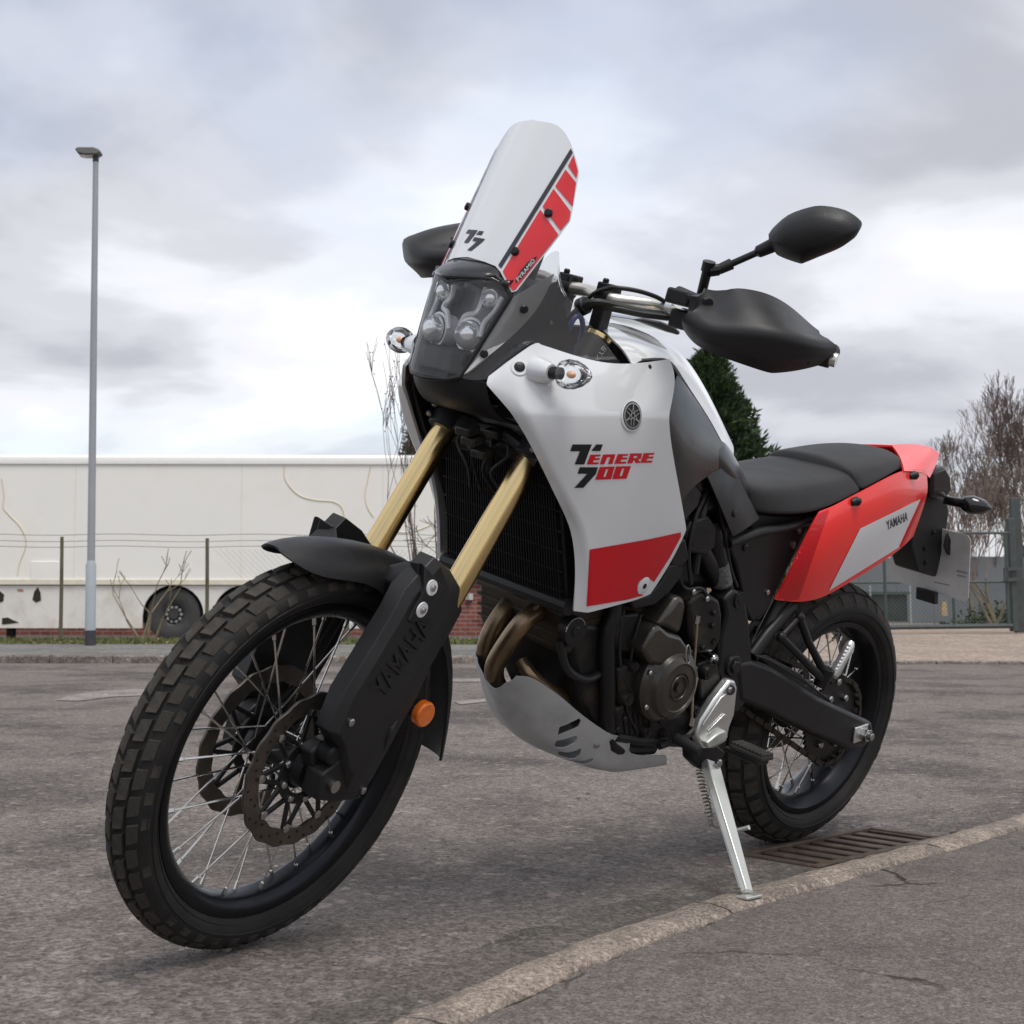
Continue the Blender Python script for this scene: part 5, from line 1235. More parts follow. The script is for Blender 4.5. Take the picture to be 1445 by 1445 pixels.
for fl in (False, True):
    fo_ = sheet('side_fairing', FR, WHITE, bike, flip=fl, thick=.006, sub=3, sharp=((0, 2), (1, 0), (0, 0), (6, 5), (2, 0)), ridge=(('c', 1, .75), ('r', 2, .45)))
    # dark inside face
    sheet('fairing_inner_liner', [[(u, v, y - .0125) for u, v, y in r_] for r_ in FR], BLK, fo_, flip=fl, thick=.003, sub=2, sharp=((0, 2), (1, 0), (0, 0), (6, 5), (2, 0)))
    if not fl: fairL = fo_; tf = bvh_of(fo_)
    c2 = lambda x, y: (640 + x / 3.284, 420 + y / 3.284)
    decal('red_panel', [([(630, 1172), (700, 1160), (900, 1125), (1052, 1092), (1053, 1112), (1000, 1210), (928, 1322), (915, 1312), (895, 1302), (872, 1308), (857, 1322), (850, 1342), (855, 1362), (868, 1378), (880, 1384), (800, 1405), (615, 1436)],)], tf, REDST, fo_, conv=c2, flip=fl, off=.0010)
    p, n_ = hit(tf, 908, 828); b = MB(); b.tube([p + n_ * .0008, p + n_ * .003], [.0175, .013], 24); b.build('bolt_cup', WHITE, fo_, flip=fl); b = MB(); b.tube([p + n_ * .0031, p + n_ * .0035], .0055, 14); b.build('bolt_hole', PIT, fo_, flip=fl)
    b = MB(); b.tube(smooth_path([P(692, 541, .1095), P(720, 517, .119), P(754, 491, .1285), P(766, 493, .134), P(802, 507.5, .152), P(836, 520, .166)], 5), [.0045] * 25 + [.001], 8); b.build('edge_bead', WHITE, fo_, flip=fl)
    p, n_ = hit(tf, 733, 521); b = MB(); b.tube([p - n_ * .001, p + n_ * .0016], [.0165, .0135], 24); b.build('bolt_ring', WHITE, fo_, flip=fl)
    p, n_ = hit(tf, 733, 520); bolt('fairing_bolt', p, n_, .0095, .004, BOLTB, fo_, flip=fl)
    p, n_ = hit(tf, 917, 519); b = MB(); b.tube([p, p + n_ * .001], .004, 12); b.build('tank_hole', PIT, fo_, flip=fl)
    # socket of the turn signal
    b = MB(); b.tube([sb - Y * .03, sb - Y * .004, sb + Y * .006], [.025, .0185, .0145], 24); b.build('signal_socket', WHITE, fo_, flip=fl)
    # round badge with three crossed forks
    p, n_ = hit(tf, 891.5, 588); n_ = (n_ + Vector((0, .3, 0))).normalized(); ex = Vector((-1, 0, 0)); ex = (ex - n_ * ex.dot(n_)).normalized(); ey = n_.cross(ex); ey = ey if ey.z > 0 else -ey
    p = p + n_ * .0012; rb = .0250
    def disc_ring(r0, r1, h0, h1, m_, nm):
        b = MB(); k = 40; vs_ = []
        for j in range(k):
            a = 2 * math.pi * j / k; dv = ex * math.cos(a) + ey * math.sin(a); vs_ += [p + dv * r0 + n_ * h0, p + dv * r1 + n_ * h1]
        if r0 > 0.002: b.add(vs_, [(2 * j, 2 * j + 1, 2 * ((j + 1) % k) + 1, 2 * ((j + 1) % k)) for j in range(k)])
        else: b.add(vs_[1::2], [tuple(range(k))])
        o_ = b.build(nm, m_, fo_, flip=fl, smooth=180); return o_
    disc_ring(rb * 1.0, rb * 1.14, .0005, -.001, WHITE, 'badge_rim'); disc_ring(0, rb, 0, 0.0, BLKST, 'badge_face')
    disc_ring(rb * .80, rb * .92, .0012, .0010, mat('badge_grey_metal', (.34, .34, .33), .25, metal=.8), 'badge_ring')
    b = MB()
    for k in range(3):
        a = math.pi / 2 + k * 2 * math.pi / 3; d_ = ex * math.cos(a) + ey * math.sin(a); q_ = ex * -math.sin(a) + ey * math.cos(a)
        def strip(pts_, w_):
            for i in range(len(pts_) - 1):
                A, B_ = pts_[i], pts_[i + 1]; t_ = (B_ - A).normalized(); s_ = n_.cross(t_) * w_; b.add([A - s_, B_ - s_, B_ + s_, A + s_], [(0, 1, 2, 3)])
        o_ = p + n_ * (.0014 + k * .0002)
        strip([o_ + d_ * rb * .78, o_ + d_ * rb * .42], rb * .055)
        for sgn in (-1, 1): strip([o_ + d_ * rb * .42, o_ + d_ * rb * .30 + q_ * sgn * rb * .16, o_ + d_ * rb * .05 + q_ * sgn * rb * .16, o_ - d_ * rb * .72 + q_ * sgn * rb * .13], rb * .026)
    b.build('badge_forks', mat('badge_grey_metal', (.34, .34, .33), .25, metal=.8), fo_, flip=fl, smooth=180)
    cl_ = lambda x, y: (795 + x / 10.32, 615 + y / 10.32)
    tb_ = [[(130, 140), (412, 140), (372, 240), (300, 432), (160, 432), (238, 240), (95, 240)], [(475, 140), (572, 140), (535, 236), (400, 236)], [(235, 472), (500, 472), (470, 570), (285, 772), (155, 772), (345, 568), (203, 565)]]
    Em = lambda dx, dy: [(390 + dx, 290 + dy), (545 + dx, 287 + dy), (530 + dx, 315 + dy), (462 + dx, 318 + dy), (455 + dx, 340 + dy), (530 + dx, 340 + dy), (520 + dx, 368 + dy), (440 + dx, 370 + dy), (425 + dx, 402 + dy), (515 + dx, 400 + dy), (500 + dx, 430 + dy), (335 + dx, 432 + dy)]
    trd = [(Em(0, 0),), ([(575, 287), (755, 283), (710, 425), (645, 425), (683, 325), (635, 327), (590, 430), (525, 430)],), (Em(400, -9),), ([(970, 270), (1145, 270), (1122, 350), (1085, 358), (1120, 410), (1055, 412), (1020, 360), (1000, 415), (925, 418)], [(1025, 308), (1078, 308), (1068, 337), (1013, 338)]), (Em(780, -24),),
           ([(525, 470), (745, 460), (690, 648), (460, 655)], [(618, 500), (652, 498), (612, 612), (578, 612)]), ([(765, 460), (980, 455), (915, 638), (705, 645)], [(853, 490), (887, 488), (850, 600), (813, 600)])]
    decal('model_lettering_black', [(t_,) for t_ in tb_], tf, BLKST, fo_, conv=cl_, flip=fl, off=.0010, step=4)
    decal('model_lettering_red', trd, tf, REDST, fo_, conv=cl_, flip=fl, off=.0010, step=4)
# ------------------------------------------------------------------ radiator
RADM = mat('radiator_black_fins', (.014, .014, .015), .5, metal=.4, var=.2)
ra0, ra1 = Vector((.335, 0, .655)), Vector((.415, 0, .915)); b = MB(); dv = (ra1 - ra0); nx = Vector((dv.z, 0, -dv.x)).normalized()
rad = MB().prism([ra0 - Y * .165, ra0 + Y * .165, ra1 + Y * .150, ra1 - Y * .150], -nx * .035).build('radiator', RADM, bike, bevel=.004)
for k in range(46):
    y = -.155 + .31 * k / 45; MB().prism([ra0.lerp(ra1, .04) + Y * (y - .0012) + nx * .001, ra0.lerp(ra1, .04) + Y * (y + .0012) + nx * .001, ra0.lerp(ra1, .96) + Y * (y + .0012) * .92 + nx * .001, ra0.lerp(ra1, .96) + Y * (y - .0012) * .92 + nx * .001], nx * .008).build('fin', RADM, rad)
for k in range(7):
    c = ra0.lerp(ra1, .08 + .14 * k); MB().tube([c - Y * .16 + nx * .006, c + Y * .16 + nx * .006], .0022, 6).build('guard_rod', RADM, rad)
b = MB(); b.tube([ra0 - Y * .172 - Vector((0, 0, .006)), ra0 + Y * .172 - Vector((0, 0, .006))], .016, 10); b.tube([ra1 - Y * .16, ra1 + Y * .16], .014, 10); b.build('radiator_frame', BLKM, rad)
# hoses, horn and brackets under the clamp
for pts, r_ in (([(.44, .13, .90), (.46, .05, .935), (.45, -.04, .93), (.42, -.12, .90)], .011), ([(.43, .08, .93), (.455, .03, .905), (.43, .0, .86)], .009)):
    MB().tube(smooth_path(pts, 5), r_, 10).build('hose', BLK, bike)
b = MB(); b.box((.425, .015, .945), (.05, .15, .03)); b.box((.44, -.04, .905), (.04, .05, .035)); b.box((.43, .075, .915), (.035, .05, .03)); b.build('loom_bracket', ENG, bike, bevel=.004)
# ------------------------------------------------------------------ tank, covers, seat
TK = [(.18, .098, 1.055, .93), (.08, .150, 1.075, .86), (-.05, .150, 1.050, .80), (-.17, .125, .985, .79), (-.27, .095, .925, .79)]
sec = []
for x, hw, zt_, zb_ in TK:
    sec.append([Vector((x, y, z)) for y, z in ((0, zt_), (hw * .6, zt_ - .012), (hw * .95, zt_ - .07), (hw, (zt_ + zb_) / 2), (hw * .8, zb_), (0, zb_))])
rows = [[Vector((p.x, -p.y, p.z)) for p in reversed(s_[1:])] + s_ for s_ in sec]
sheet('fuel_tank', rows, TANKBLK, bike, px=False, thick=.004, sub=2)
for fl in (False, True):
    # glossy black side of the tank between fairing and white cover
    sd = [[(953, 531, .176), (958, 536, .172), (966, 547, .160), (972, 556, .150)], [(939, 566, .199), (950, 566, .192), (972, 574, .170), (988, 578, .142)], [(939, 605, .203), (955, 605, .196), (985, 612, .168), (1008, 612, .132)], [(947, 660, .201), (965, 650, .192), (998, 645, .160), (1029, 652, .110)], [(957, 712, .190), (972, 690, .180), (996, 672, .155), (1028, 655, .116)]]
    sheet('tank_side', sd, TANKBLK, bike, flip=fl, thick=.004, sub=2)
    lw = [[(995, 672, .154), (1012, 664, .140), (1029, 656, .118)], [(1010, 705, .150), (1028, 697, .140), (1046, 688, .118)], [(1032, 758, .142), (1050, 748, .136), (1069, 733, .118)]]
    lo_ = sheet('tank_lower_cover', lw, BLKM, bike, flip=fl, thick=.004, sub=2)
    if not fl: tl_ = bvh_of(lo_)
    p, n_ = hit(tl_, 1036, 726); bolt('cover_bolt', p, n_, .008, .003, BOLTB, lo_, flip=fl)
    b = MB(); pl = [P(u, v, .148) for u, v in ((955, 672), (968, 668), (990, 695), (985, 715), (958, 745))]; b.prism([Vector((p.x, .12, p.z)) for p in pl], (0, .03, 0)); b.build('frame_cover', BLKG, bike, flip=fl, bevel=.004)
# white top cover: left edge, shoulder, crest
cov = [[(892, 520, .176), (880, 497, .150), (858, 478, .09), (846, 462, .0)], [(905, 508, .172), (900, 490, .148), (888, 472, .085), (872, 452, .0)], [(941, 508, .168), (935, 494, .140), (925, 484, .08), (912, 468, .0)], [(952, 520, .165), (957, 506, .134), (952, 494, .075), (945, 486, .0)], [(968, 547, .152), (976, 533, .122), (976, 521, .068), (968, 505, .0)], [(996, 588, .134), (1002, 572, .106), (1000, 562, .060), (994, 550, .0)], [(1014, 621, .118), (1020, 606, .092), (1018, 600, .05), (1012, 587, .0)], [(1030, 653, .102), (1033, 642, .08), (1033, 634, .045), (1030, 622, .0)]]
rows = []
for r_ in cov:
    q_ = [P(*p) for p in r_]; rows.append([Vector((p.x, -p.y, p.z)) for p in q_] [:-1] + list(reversed(q_)))
cover = sheet('tank_cover', rows, WHITE, bike, px=False, thick=.004, sub=2, rev=True)
for fl in (False, True):   # joint line between cover and fairing
    b = MB(); b.tube(smooth_path([P(905, 509, .1735), P(925, 508, .172), P(940, 509.5, .170), P(951, 522, .1675), P(960, 537, .160)], 4), .0022, 6); b.build('joint_seal', mat('joint_grey', (.12, .12, .125), .6), cover, flip=fl)
b = MB(); capz = [P(u, v, .01) for u, v in ((866, 451), (880, 449), (905, 453), (925, 461), (933, 468), (931, 473), (915, 469), (890, 460))]
b.prism([p - Y * .05 + Vector((0, 0, .004)) for p in capz], (0, .10, 0)); b.build('filler_cap_pad', BLKG, bike, bevel=.005)
b = MB(); c = P(838, 488, .10); b.tube([c - AX * .05, c + AX * .01], .026, 24); b.build('fork_protector_sleeve', BLK, bike)
b = MB(); b.tube([c + AX * .01, c + AX * .018], .0262, 24); b.build('sleeve_band', GOLD, bike)
slv = [x_ for x_ in bike.children if x_.name.startswith('fork_protector_sleeve')][0]
text_px('sleeve_lettering', 'KYB', [(839, 508), (850, 489), (856, 493), (845, 512)], bvh_of(slv), WHTST, slv, off=.0012, bold=.0)
# seat
SE = [((1046, 715, .088), (1036, 672, .075), (1003, 630, 0)), ((1062, 722, .108), (1058, 688, .100), (1008, 652, 0)), ((1085, 726, .125), (1078, 690, .112), (1020, 664, 0)), ((1118, 727, .140), (1106, 689, .118), (1046, 667, 0)), ((1150, 724, .148), (1140, 684, .120), (1079, 663, 0)), ((1182, 711, .146), (1172, 678, .118), (1110, 658, 0)), ((1216, 693, .142), (1202, 671, .114), (1142, 652, 0))]
def seat_rows(S_):
    rows = []
    for lo, sh, tp_ in S_:
        a, s_, t = P(*lo), P(*sh), P(*tp_); m1 = s_.lerp(t, .5) + Vector((0, .006, .005)); u_ = a + Vector((0, -.02, -.006))
        hl_ = [t, m1, s_, a, u_]; rows.append([Vector((p.x, -p.y, p.z)) for p in reversed(hl_[1:])] + hl_)
    return rows
sr = seat_rows(SE); seat = sheet('rider_seat', [[r_[0] + Vector((0, 0, 0)) for r_ in [[p.lerp(sum(sr[0], Vector()) / 9, .6)] for p in sr[0]]]] + sr + [[p.lerp(sum(sr[-1], Vector()) / 9, .5) + Vector((.0, 0, -.01)) for p in sr[-1]]], SEATM, bike, px=False, thick=.006, sub=3, ridge=(('c', 1, .5), ('c', 7, .5), ('c', 2, .25), ('c', 6, .25), ('r', 7, .5)))
SP = [((1217, 692, .140), (1204, 664, .114), (1143, 640, 0)), ((1240, 680, .136), (1228, 658, .112), (1168, 637, 0)), ((1262, 667, .126), (1254, 651, .106), (1197, 632, 0)), ((1275, 660, .112), (1268, 647, .094), (1222, 629, 0)), ((1279, 657, .095), (1274, 648, .08), (1240, 631, 0))]
sp = seat_rows(SP); pseat = sheet('passenger_seat', [[p.lerp(sum(sp[0], Vector()) / 9, .45) + Vector((.012, 0, -.02)) for p in sp[0]]] + sp + [[p.lerp(sum(sp[-1], Vector()) / 9, .6) for p in sp[-1]]], SEATM, bike, px=False, thick=.006, sub=3, ridge=(('c', 1, .5), ('c', 7, .5), ('c', 2, .25), ('c', 6, .25), ('r', 1, .4)))
0 and MB().tube(smooth_path([P(1103, 641, -.02), P(1140, 648, .03), P(1170, 657, .09), P(1196, 668, .132), P(1208, 683, .146), P(1212, 696, .146)], 5), .0022, 6).build('seam', BLK, seat)
b = MB(); b.prism([Vector((p.x, -.10, p.z)) for p in (P(u, v, .1) for u, v in ((1045, 722), (1105, 730), (1155, 730), (1210, 702), (1280, 660), (1290, 700), (1200, 745), (1100, 760), (1060, 750)))], (0, .20, 0)); b.build('seat_base', BLK, bike, bevel=.006)
# side plate under the seat
for fl in (False, True):
    sp_ = slab('side_plate', [(1027, 766), (1070, 750), (1105, 744), (1148, 732), (1138, 752), (1094, 840), (1080, 868), (1062, 880), (1052, 860), (1040, 800)], .085, .116, BLKM, bike, flip=fl, bevel=.005)
    if not fl: tsp = bvh_of(sp_)
    for uv, r_, m_ in (((1118, 770), .009, BOLT), ((1127, 750), .007, BOLT), ((1051, 774), .008, BOLTB), ((1083, 837), .006, BOLT)):
        p, n_ = hit(tsp, *uv); bolt('plate_bolt', p, n_, r_, .004, m_, sp_, flip=fl)
    b = MB(); b.tube([P(1028, 768, .122), P(1070, 752, .122), P(1106, 746, .122), P(1146, 735, .12)], .010, 12); b.build('subframe_rail', BLKM, bike, flip=fl)
# ------------------------------------------------------------------ tail
TR = [[(1154, 724, .140), (1172, 717, .147), (1192, 706, .149), (1235, 684, .147), (1276, 661, .133), (1304, 664, .100)],
      [(1146, 738, .145), (1165, 735, .155), (1190, 725, .158), (1238, 705, .157), (1282, 684, .140), (1307, 690, .104)],
      [(1125, 780, .144), (1146, 780, .160), (1176, 768, .164), (1226, 742, .163), (1280, 712, .145), (1304, 705, .104)],
      [(1108, 818, .136), (1132, 820, .152), (1162, 812, .157), (1212, 784, .155), (1264, 752, .139), (1294, 735, .104)],
      [(1092, 846, .124), (1122, 850, .136), (1158, 846, .141), (1206, 815, .140), (1262, 782, .129), (1286, 757, .104)]]
for fl in (False, True):
    tp_ = sheet('tail_panel', TR, REDORG, bike, flip=fl, thick=.005, sub=2)
    if not fl: tt = bvh_of(tp_)
    ca = lambda x, y: (940 + x / 2.89, 560 + y / 2.89)
    decal('white_sticker', [([(790, 540), (1035, 420), (945, 618), (662, 794)],)], tt, WHTST, tp_, conv=ca, flip=fl, off=.0012, step=4)
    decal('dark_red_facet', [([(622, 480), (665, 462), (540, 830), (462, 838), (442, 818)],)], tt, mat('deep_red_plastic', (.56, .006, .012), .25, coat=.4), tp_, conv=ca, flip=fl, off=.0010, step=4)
    decal('red_piping', [([(1045, 418), (1058, 408), (965, 612), (952, 618)],)], tt, REDST, tp_, conv=ca, flip=fl, off=.0012, step=4)
    text_px('maker_lettering', 'YAMAHA', [(1251, 749), (1280, 735), (1280, 722.5), (1249, 736.5)], tt, BLKST, tp_, flip=fl, off=.0019, bold=.02)
    for uv in ((1206, 709), (1287, 672)):
        p, n_ = hit(tt, *uv); b = MB(); b.tube([p - Vector((.014, 0, -.004)), p + n_ * .006, p + Vector((.012, 0, -.003))], [.006, .011, .007], 12); b.sphere(p + n_ * .008, .009, 12, 8); b.build('tie_hook', BLK, tp_, flip=fl)
    # inward lip of the tail beside the seat
    sheet('tail_lip', [[(1274, 668, .138), (1270, 648, .085), (1258, 632, 0)], [(1290, 668, .124), (1291, 645, .07), (1286, 630, 0)], [(1304, 670, .104), (1310, 649, .056), (1310, 632, 0)], [(1309, 676, .098), (1320, 656, .045), (1323, 642, 0)]], REDORG, bike, flip=fl, thick=.005, sub=2)
# tail light, hanger, number plate, rear signals
b = MB(); b.prism([Vector((p.x, -.07, p.z)) for p in (P(u, v, .04) for u, v in ((1300, 664), (1320, 655), (1328, 668), (1330, 690), (1318, 706), (1300, 700)))], (0, .14, 0)); b.build('tail_light', mat('tail_light_dark', (.012, .008, .008), .2, coat=.4), bike, bevel=.01)
b = MB(); b.prism([Vector((p.x, -.035, p.z)) for p in (P(u, v, .035) for u, v in ((1292, 700), (1318, 690), (1336, 704), (1340, 722), (1335, 760), (1322, 816), (1296, 808), (1286, 772)))], (0, .07, 0)); hng = b.build('plate_hanger', BLK, bike, bevel=.006)
for uv in ((1293, 746), (1317, 753), (1305, 775), (1306, 795)): bolt('hanger_bolt', P(*uv, .036), (0, 1, 0), .006, .004, BOLTB, hng)
c_tl = [P(1370, 757, .114), P(1366, 851, .114)]; x_t, z_t, x_b, z_b = c_tl[0].x, c_tl[0].z, c_tl[1].x, c_tl[1].z
b = MB(); rr_ = .015; pl = []
def platep(y, t): return Vector((x_t + (x_b - x_t) * t, y, z_t + (z_b - z_t) * t))
for (y, t) in ((-.114, .06), (-.105, 0), (.105, 0), (.114, .06), (.114, .94), (.105, 1), (-.105, 1), (-.114, .94)): pl.append(platep(y, t))
npl = b.prism(pl, (-.004, 0, -.0005)).build('number_plate', PLATE, bike, bevel=.0008)
b = MB(); b.prism([platep(y, t) + Vector((.006, 0, 0)) for y, t in ((-.02, .97), (.035, .97), (.035, 1.16), (-.02, 1.16))], (.022, 0, 0)); b.build('plate_reflector', BLK, npl, bevel=.003)
b = MB(); b.prism([P(u, v, .05) for u, v in ((1334, 752), (1344, 750), (1360, 770), (1356, 782), (1330, 772))], (-.01, .01, -.02)); b.build('plate_lamp', BLK, npl, bevel=.004)
tn = bvh_of(npl)
for q_ in ([(1272, 790), (1285, 787), (1285, 784), (1272, 787)], [(1276, 797), (1285, 795), (1285, 792.5), (1276, 794.5)], [(1350, 808), (1365, 811), (1365, 808), (1350, 805)], [(1351, 814), (1363, 816.5), (1363, 814), (1351, 811.5)], [(1318, 823), (1340, 828), (1340, 826), (1318, 821)]):
    decal('printed_line', [(q_,)], tn, mat('plate_print', (.36, .36, .36), .6), npl, step=4, off=.0006)
for fl in (False, True):
    s0_, s1_ = P(1332, 706, .05), P(1399, 719, .155); d_ = (s1_ - s0_).normalized(); L_ = (s1_ - s0_).length
    b = MB(); b.tube([s0_, s0_ + d_ * L_ * .38, s0_ + d_ * L_ * .44, s0_ + d_ * L_ * .60, s0_ + d_ * L_ * .82, s1_], [.011, .013, .020, .0245, .0185, .003], 20); r_ = b.build('rear_turn_signal', BLKG, bike, flip=fl, smooth=60)
    b = MB(); b.tube([s0_ + d_ * L_ * .5 + Vector((-.004, 0, 0)), s0_ + d_ * L_ * .66 + Vector((-.005, 0, 0)), s0_ + d_ * L_ * .84 + Vector((-.005, 0, 0)), s1_ + Vector((-.003, 0, 0))], [.019, .0235, .018, .003], 18); b.build('signal_lens', SIGL, r_, flip=fl)
# ------------------------------------------------------------------ frame and engine
for fl in (False, True):
    MB().tube(smooth_path([(.36, .03, .98), (.22, .09, .90), (.05, .11, .84), (-.12, .10, .74), (-.30, .085, .60)], 5), .020, 14).build('frame_beam', BLKM, bike, flip=fl)
    MB().tube(smooth_path([(.35, .03, .93), (.28, .08, .80), (.16, .118, .66), P(856, 900, .125), P(857, 980, .125), P(862, 1050, .115), (-.08, .10, .33)], 5), .0165, 14).build('down_tube', BLKM, bike, flip=fl)
    MB().tube([P(1100, 850, .105), P(1060, 930, .11)], .015, 12).build('subframe_strut', BLKM, bike, flip=fl)
    MB().tube([P(1118, 855, .118), P(1082, 896, .12), P(1060, 926, .12)], .0145, 14).build('subframe_tube', BLKM, bike, flip=fl)
    slab('pivot_plate', [(1022, 848), (1038, 832), (1052, 842), (1058, 880), (1062, 925), (1060, 985), (1040, 1010), (1022, 1000), (1014, 950), (1018, 900), (1026, 870)], .085, .132, BLKM, bike, flip=fl, bevel=.007)
    p = P(1034, 941, .133); b = MB(); b.tube([p - Y * .01, p + Y * .006], [.026, .023], 28); b.tube([p + Y * .006, p + Y * .012], [.016, .014], 6); b.build('pivot_bolt', BLKM, bike, flip=fl, bevel=.002)
    p = P(1042, 848, .13); b = MB(); b.tube([p - Y * .012, p + Y * .006], [.020, .018], 20); b.tube([p + Y * .0062, p + Y * .007], .009, 12); b.build('frame_boss', BLKM, bike, flip=fl, bevel=.002)
core = MB(); core.prism([Vector((x, -.115, z)) for x, z in ((.20, .47), (.13, .39), (-.05, .33), (-.28, .33), (-.34, .46), (-.30, .60), (-.12, .66), (.02, .62), (.12, .60), (.26, .60))], (0, .23, 0)); core.build('crankcase', ENG, bike, bevel=.012)
cyl = MB(); cyl.prism([Vector((x, -.125, z)) for x, z in ((.255, .535), (.290, .66), (.27, .80), (.10, .84), (.02, .70), (.06, .56))], (0, .235, 0)); cyo = cyl.build('cylinder_block', CYLM, bike, bevel=.01)
for k in range(5):
    t = .12 + .17 * k; a, c = Vector((.255, 0, .535)).lerp(Vector((.290, 0, .66)), t), Vector((.06, 0, .56)).lerp(Vector((.02, 0, .70)), t)
    MB().prism([a + Vector((.003, -.127, 0)), a + Vector((.003, .1125, 0)), c + Vector((0, .1125, 0)), c + Vector((0, -.127, 0))], (0, 0, .005)).build('cooling_rib', CYLM, cyo)
b = MB(); p = P(812, 893, .135); b.tube([p - Y * .02, p + Y * .002], [.029, .029], 28); b.tube([p + Y * .002, p + Y * .004], [.012, .010], 12); b.build('cylinder_plug', BLKM, bike, bevel=.003)
b = MB(); b.tube([P(812, 893, .136) + Vector((.0265 * math.cos(a), 0, .0265 * math.sin(a))) for a in [k * math.pi / 12 for k in range(11)]], .0012, 6, False); b.build('plug_ring', BOLT, bike)
MB().box((-.08, 0, .74), (.46, .17, .16)).build('airbox', BLK, bike, bevel=.02)
# generator cover on the left: stacked bevelled rounds
ctr = P(948, 968, .168); b = MB()
b.lathe([(.082, -.06), (.082, -.012), (.076, -.002), (.067, .003), (.063, .014), (.050, .020), (.048, .017), (.030, .0185), (.028, .015), (.001, .015)], 'Y', 56, c=ctr)
gen = b.build('generator_cover', ENGC, bike, smooth=28)
for k in range(7):
    a = R(20 + k * 51); bolt('cover_bolt', ctr + Vector((math.cos(a) * .077, -.006, math.sin(a) * .077)), Y, .006, .008, BOLT if k % 3 == 0 else BOLTB, gen)
b = MB(); b.tube([ctr + Y * .019 + Vector((.024 * math.cos(a), 0, .024 * math.sin(a))) for a in [k * math.pi / 12 for k in range(25)]], .0018, 6, False); b.tube([ctr + Y * .0195, ctr + Y * .021], .011, 6); b.build('inspection_plug', ENGC, gen)
b = MB(); q_ = P(971, 925, .186); b.tube([q_ + Vector((.007 * math.cos(a) + .006 * math.sin(a), 0, .019 * math.sin(a))) for a in [k * math.pi / 12 for k in range(25)]], .0016, 6, False); b.build('cover_emblem', BOLT, gen)
slab('upper_engine_cover', [(908, 920), (922, 890), (932, 884), (945, 895), (962, 900), (975, 918), (972, 940), (940, 945), (918, 938)], .11, .172, ENGC, bike, bevel=.008)
slab('upper_engine_cover', [(928, 885), (945, 862), (958, 843), (967, 845), (969, 858), (965, 880), (960, 898), (940, 888)], .10, .165, ENGC, bike, bevel=.010)
slab('engine_bracket', [(890, 850), (915, 842), (935, 822), (945, 800), (962, 795), (965, 812), (945, 838), (925, 856), (895, 862)], .12, .150, BLKM, bike, bevel=.004)
slab('sprocket_cover', [(972, 852), (992, 834), (1016, 848), (1020, 870), (1018, 905), (1008, 922), (985, 925), (975, 900)], .08, .150, ENG, bike, bevel=.008)
for uv in ((977, 836), (996, 846), (1006, 866), (985, 880), (1004, 884), (990, 915), (1008, 935), (925, 980), (880, 1015), (905, 1000), (870, 1030)):
    bolt('engine_bolt', P(*uv, .150), Y, .006, .007, BOLT if uv[0] in (977, 996, 925, 905) else BOLTB, bike)
slab('frame_casting', [(965, 755), (975, 738), (1000, 728), (1012, 745), (1010, 775), (995, 785), (975, 782)], .10, .140, BLKM, bike, bevel=.006)
b = MB(); b.tube([P(1002, 735, .10), P(1014, 800, .10), P(1024, 845, .10)], [.020, .0215, .022], 20); b.build('shock_absorber', BLKM, bike)
b = MB(); b.tube([P(1012, 796, .1), P(1018, 824, .1)], .0235, 20); b.build('shock_label', mat('shock_label_print', (.12, .12, .12), .5, var=.9, vscale=160), bike)
MB().tube(smooth_path([P(1000, 700, .12), P(988, 735, .13), P(985, 770, .12), P(980, 810, .12)], 5), .009, 10).build('breather_hose', BLK, bike)
slab('lower_engine_casting', [(866, 1000), (900, 985), (950, 1010), (985, 1000), (990, 1040), (960, 1050), (900, 1052), (870, 1040)], .06, .135, ENG, bike, bevel=.010)
b = MB(); b.tube([P(868, 1040, .13), P(905, 1046, .13), P(960, 1048, .13)], .011, 10); b.build('lower_frame_rail', BLKM, bike)
# header pipes
for pts, y0 in (([(775, 858), (752, 868), (733, 886), (712, 915), (698, 942), (699, 966), (704, 984)], .047), ([(745, 838), (726, 848), (706, 872), (690, 902), (686, 930), (696, 955), (705, 975)], -.045)):
    MB().tube(smooth_path([P(u, v, y0 - (.078 if y0 > 0 else .030) * max(0, (v - 880) / 90)) for u, v in pts], 6), .0195, 18).build('header_pipe', PIPE, bike)
MB().tube(smooth_path([P(735, 935, .02), P(752, 958, .05), P(775, 975, .06), P(800, 990, .06), P(830, 1012, .05)], 5), .016, 12).build('collector_pipe', PIPE, bike)
b = MB(); b.tube([P(800, 975, .0), P(860, 1020, .0), P(900, 1030, .0)], [.05, .06, .05], 18); b.build('collector_box', PIPE, bike)
MB().tube([(.18, .03, .40), (-.1, -.05, .36), (-.4, -.12, .42), (-.62, -.20, .60)], .024, 14).build('exhaust_pipe', PIPE, bike)
b = MB(); b.tube([(-.60, -.20, .58), (-.66, -.205, .62), (-1.0, -.21, .79), (-1.03, -.21, .80)], [.03, .055, .055, .04], 24); b.build('silencer', BLKM, bike)
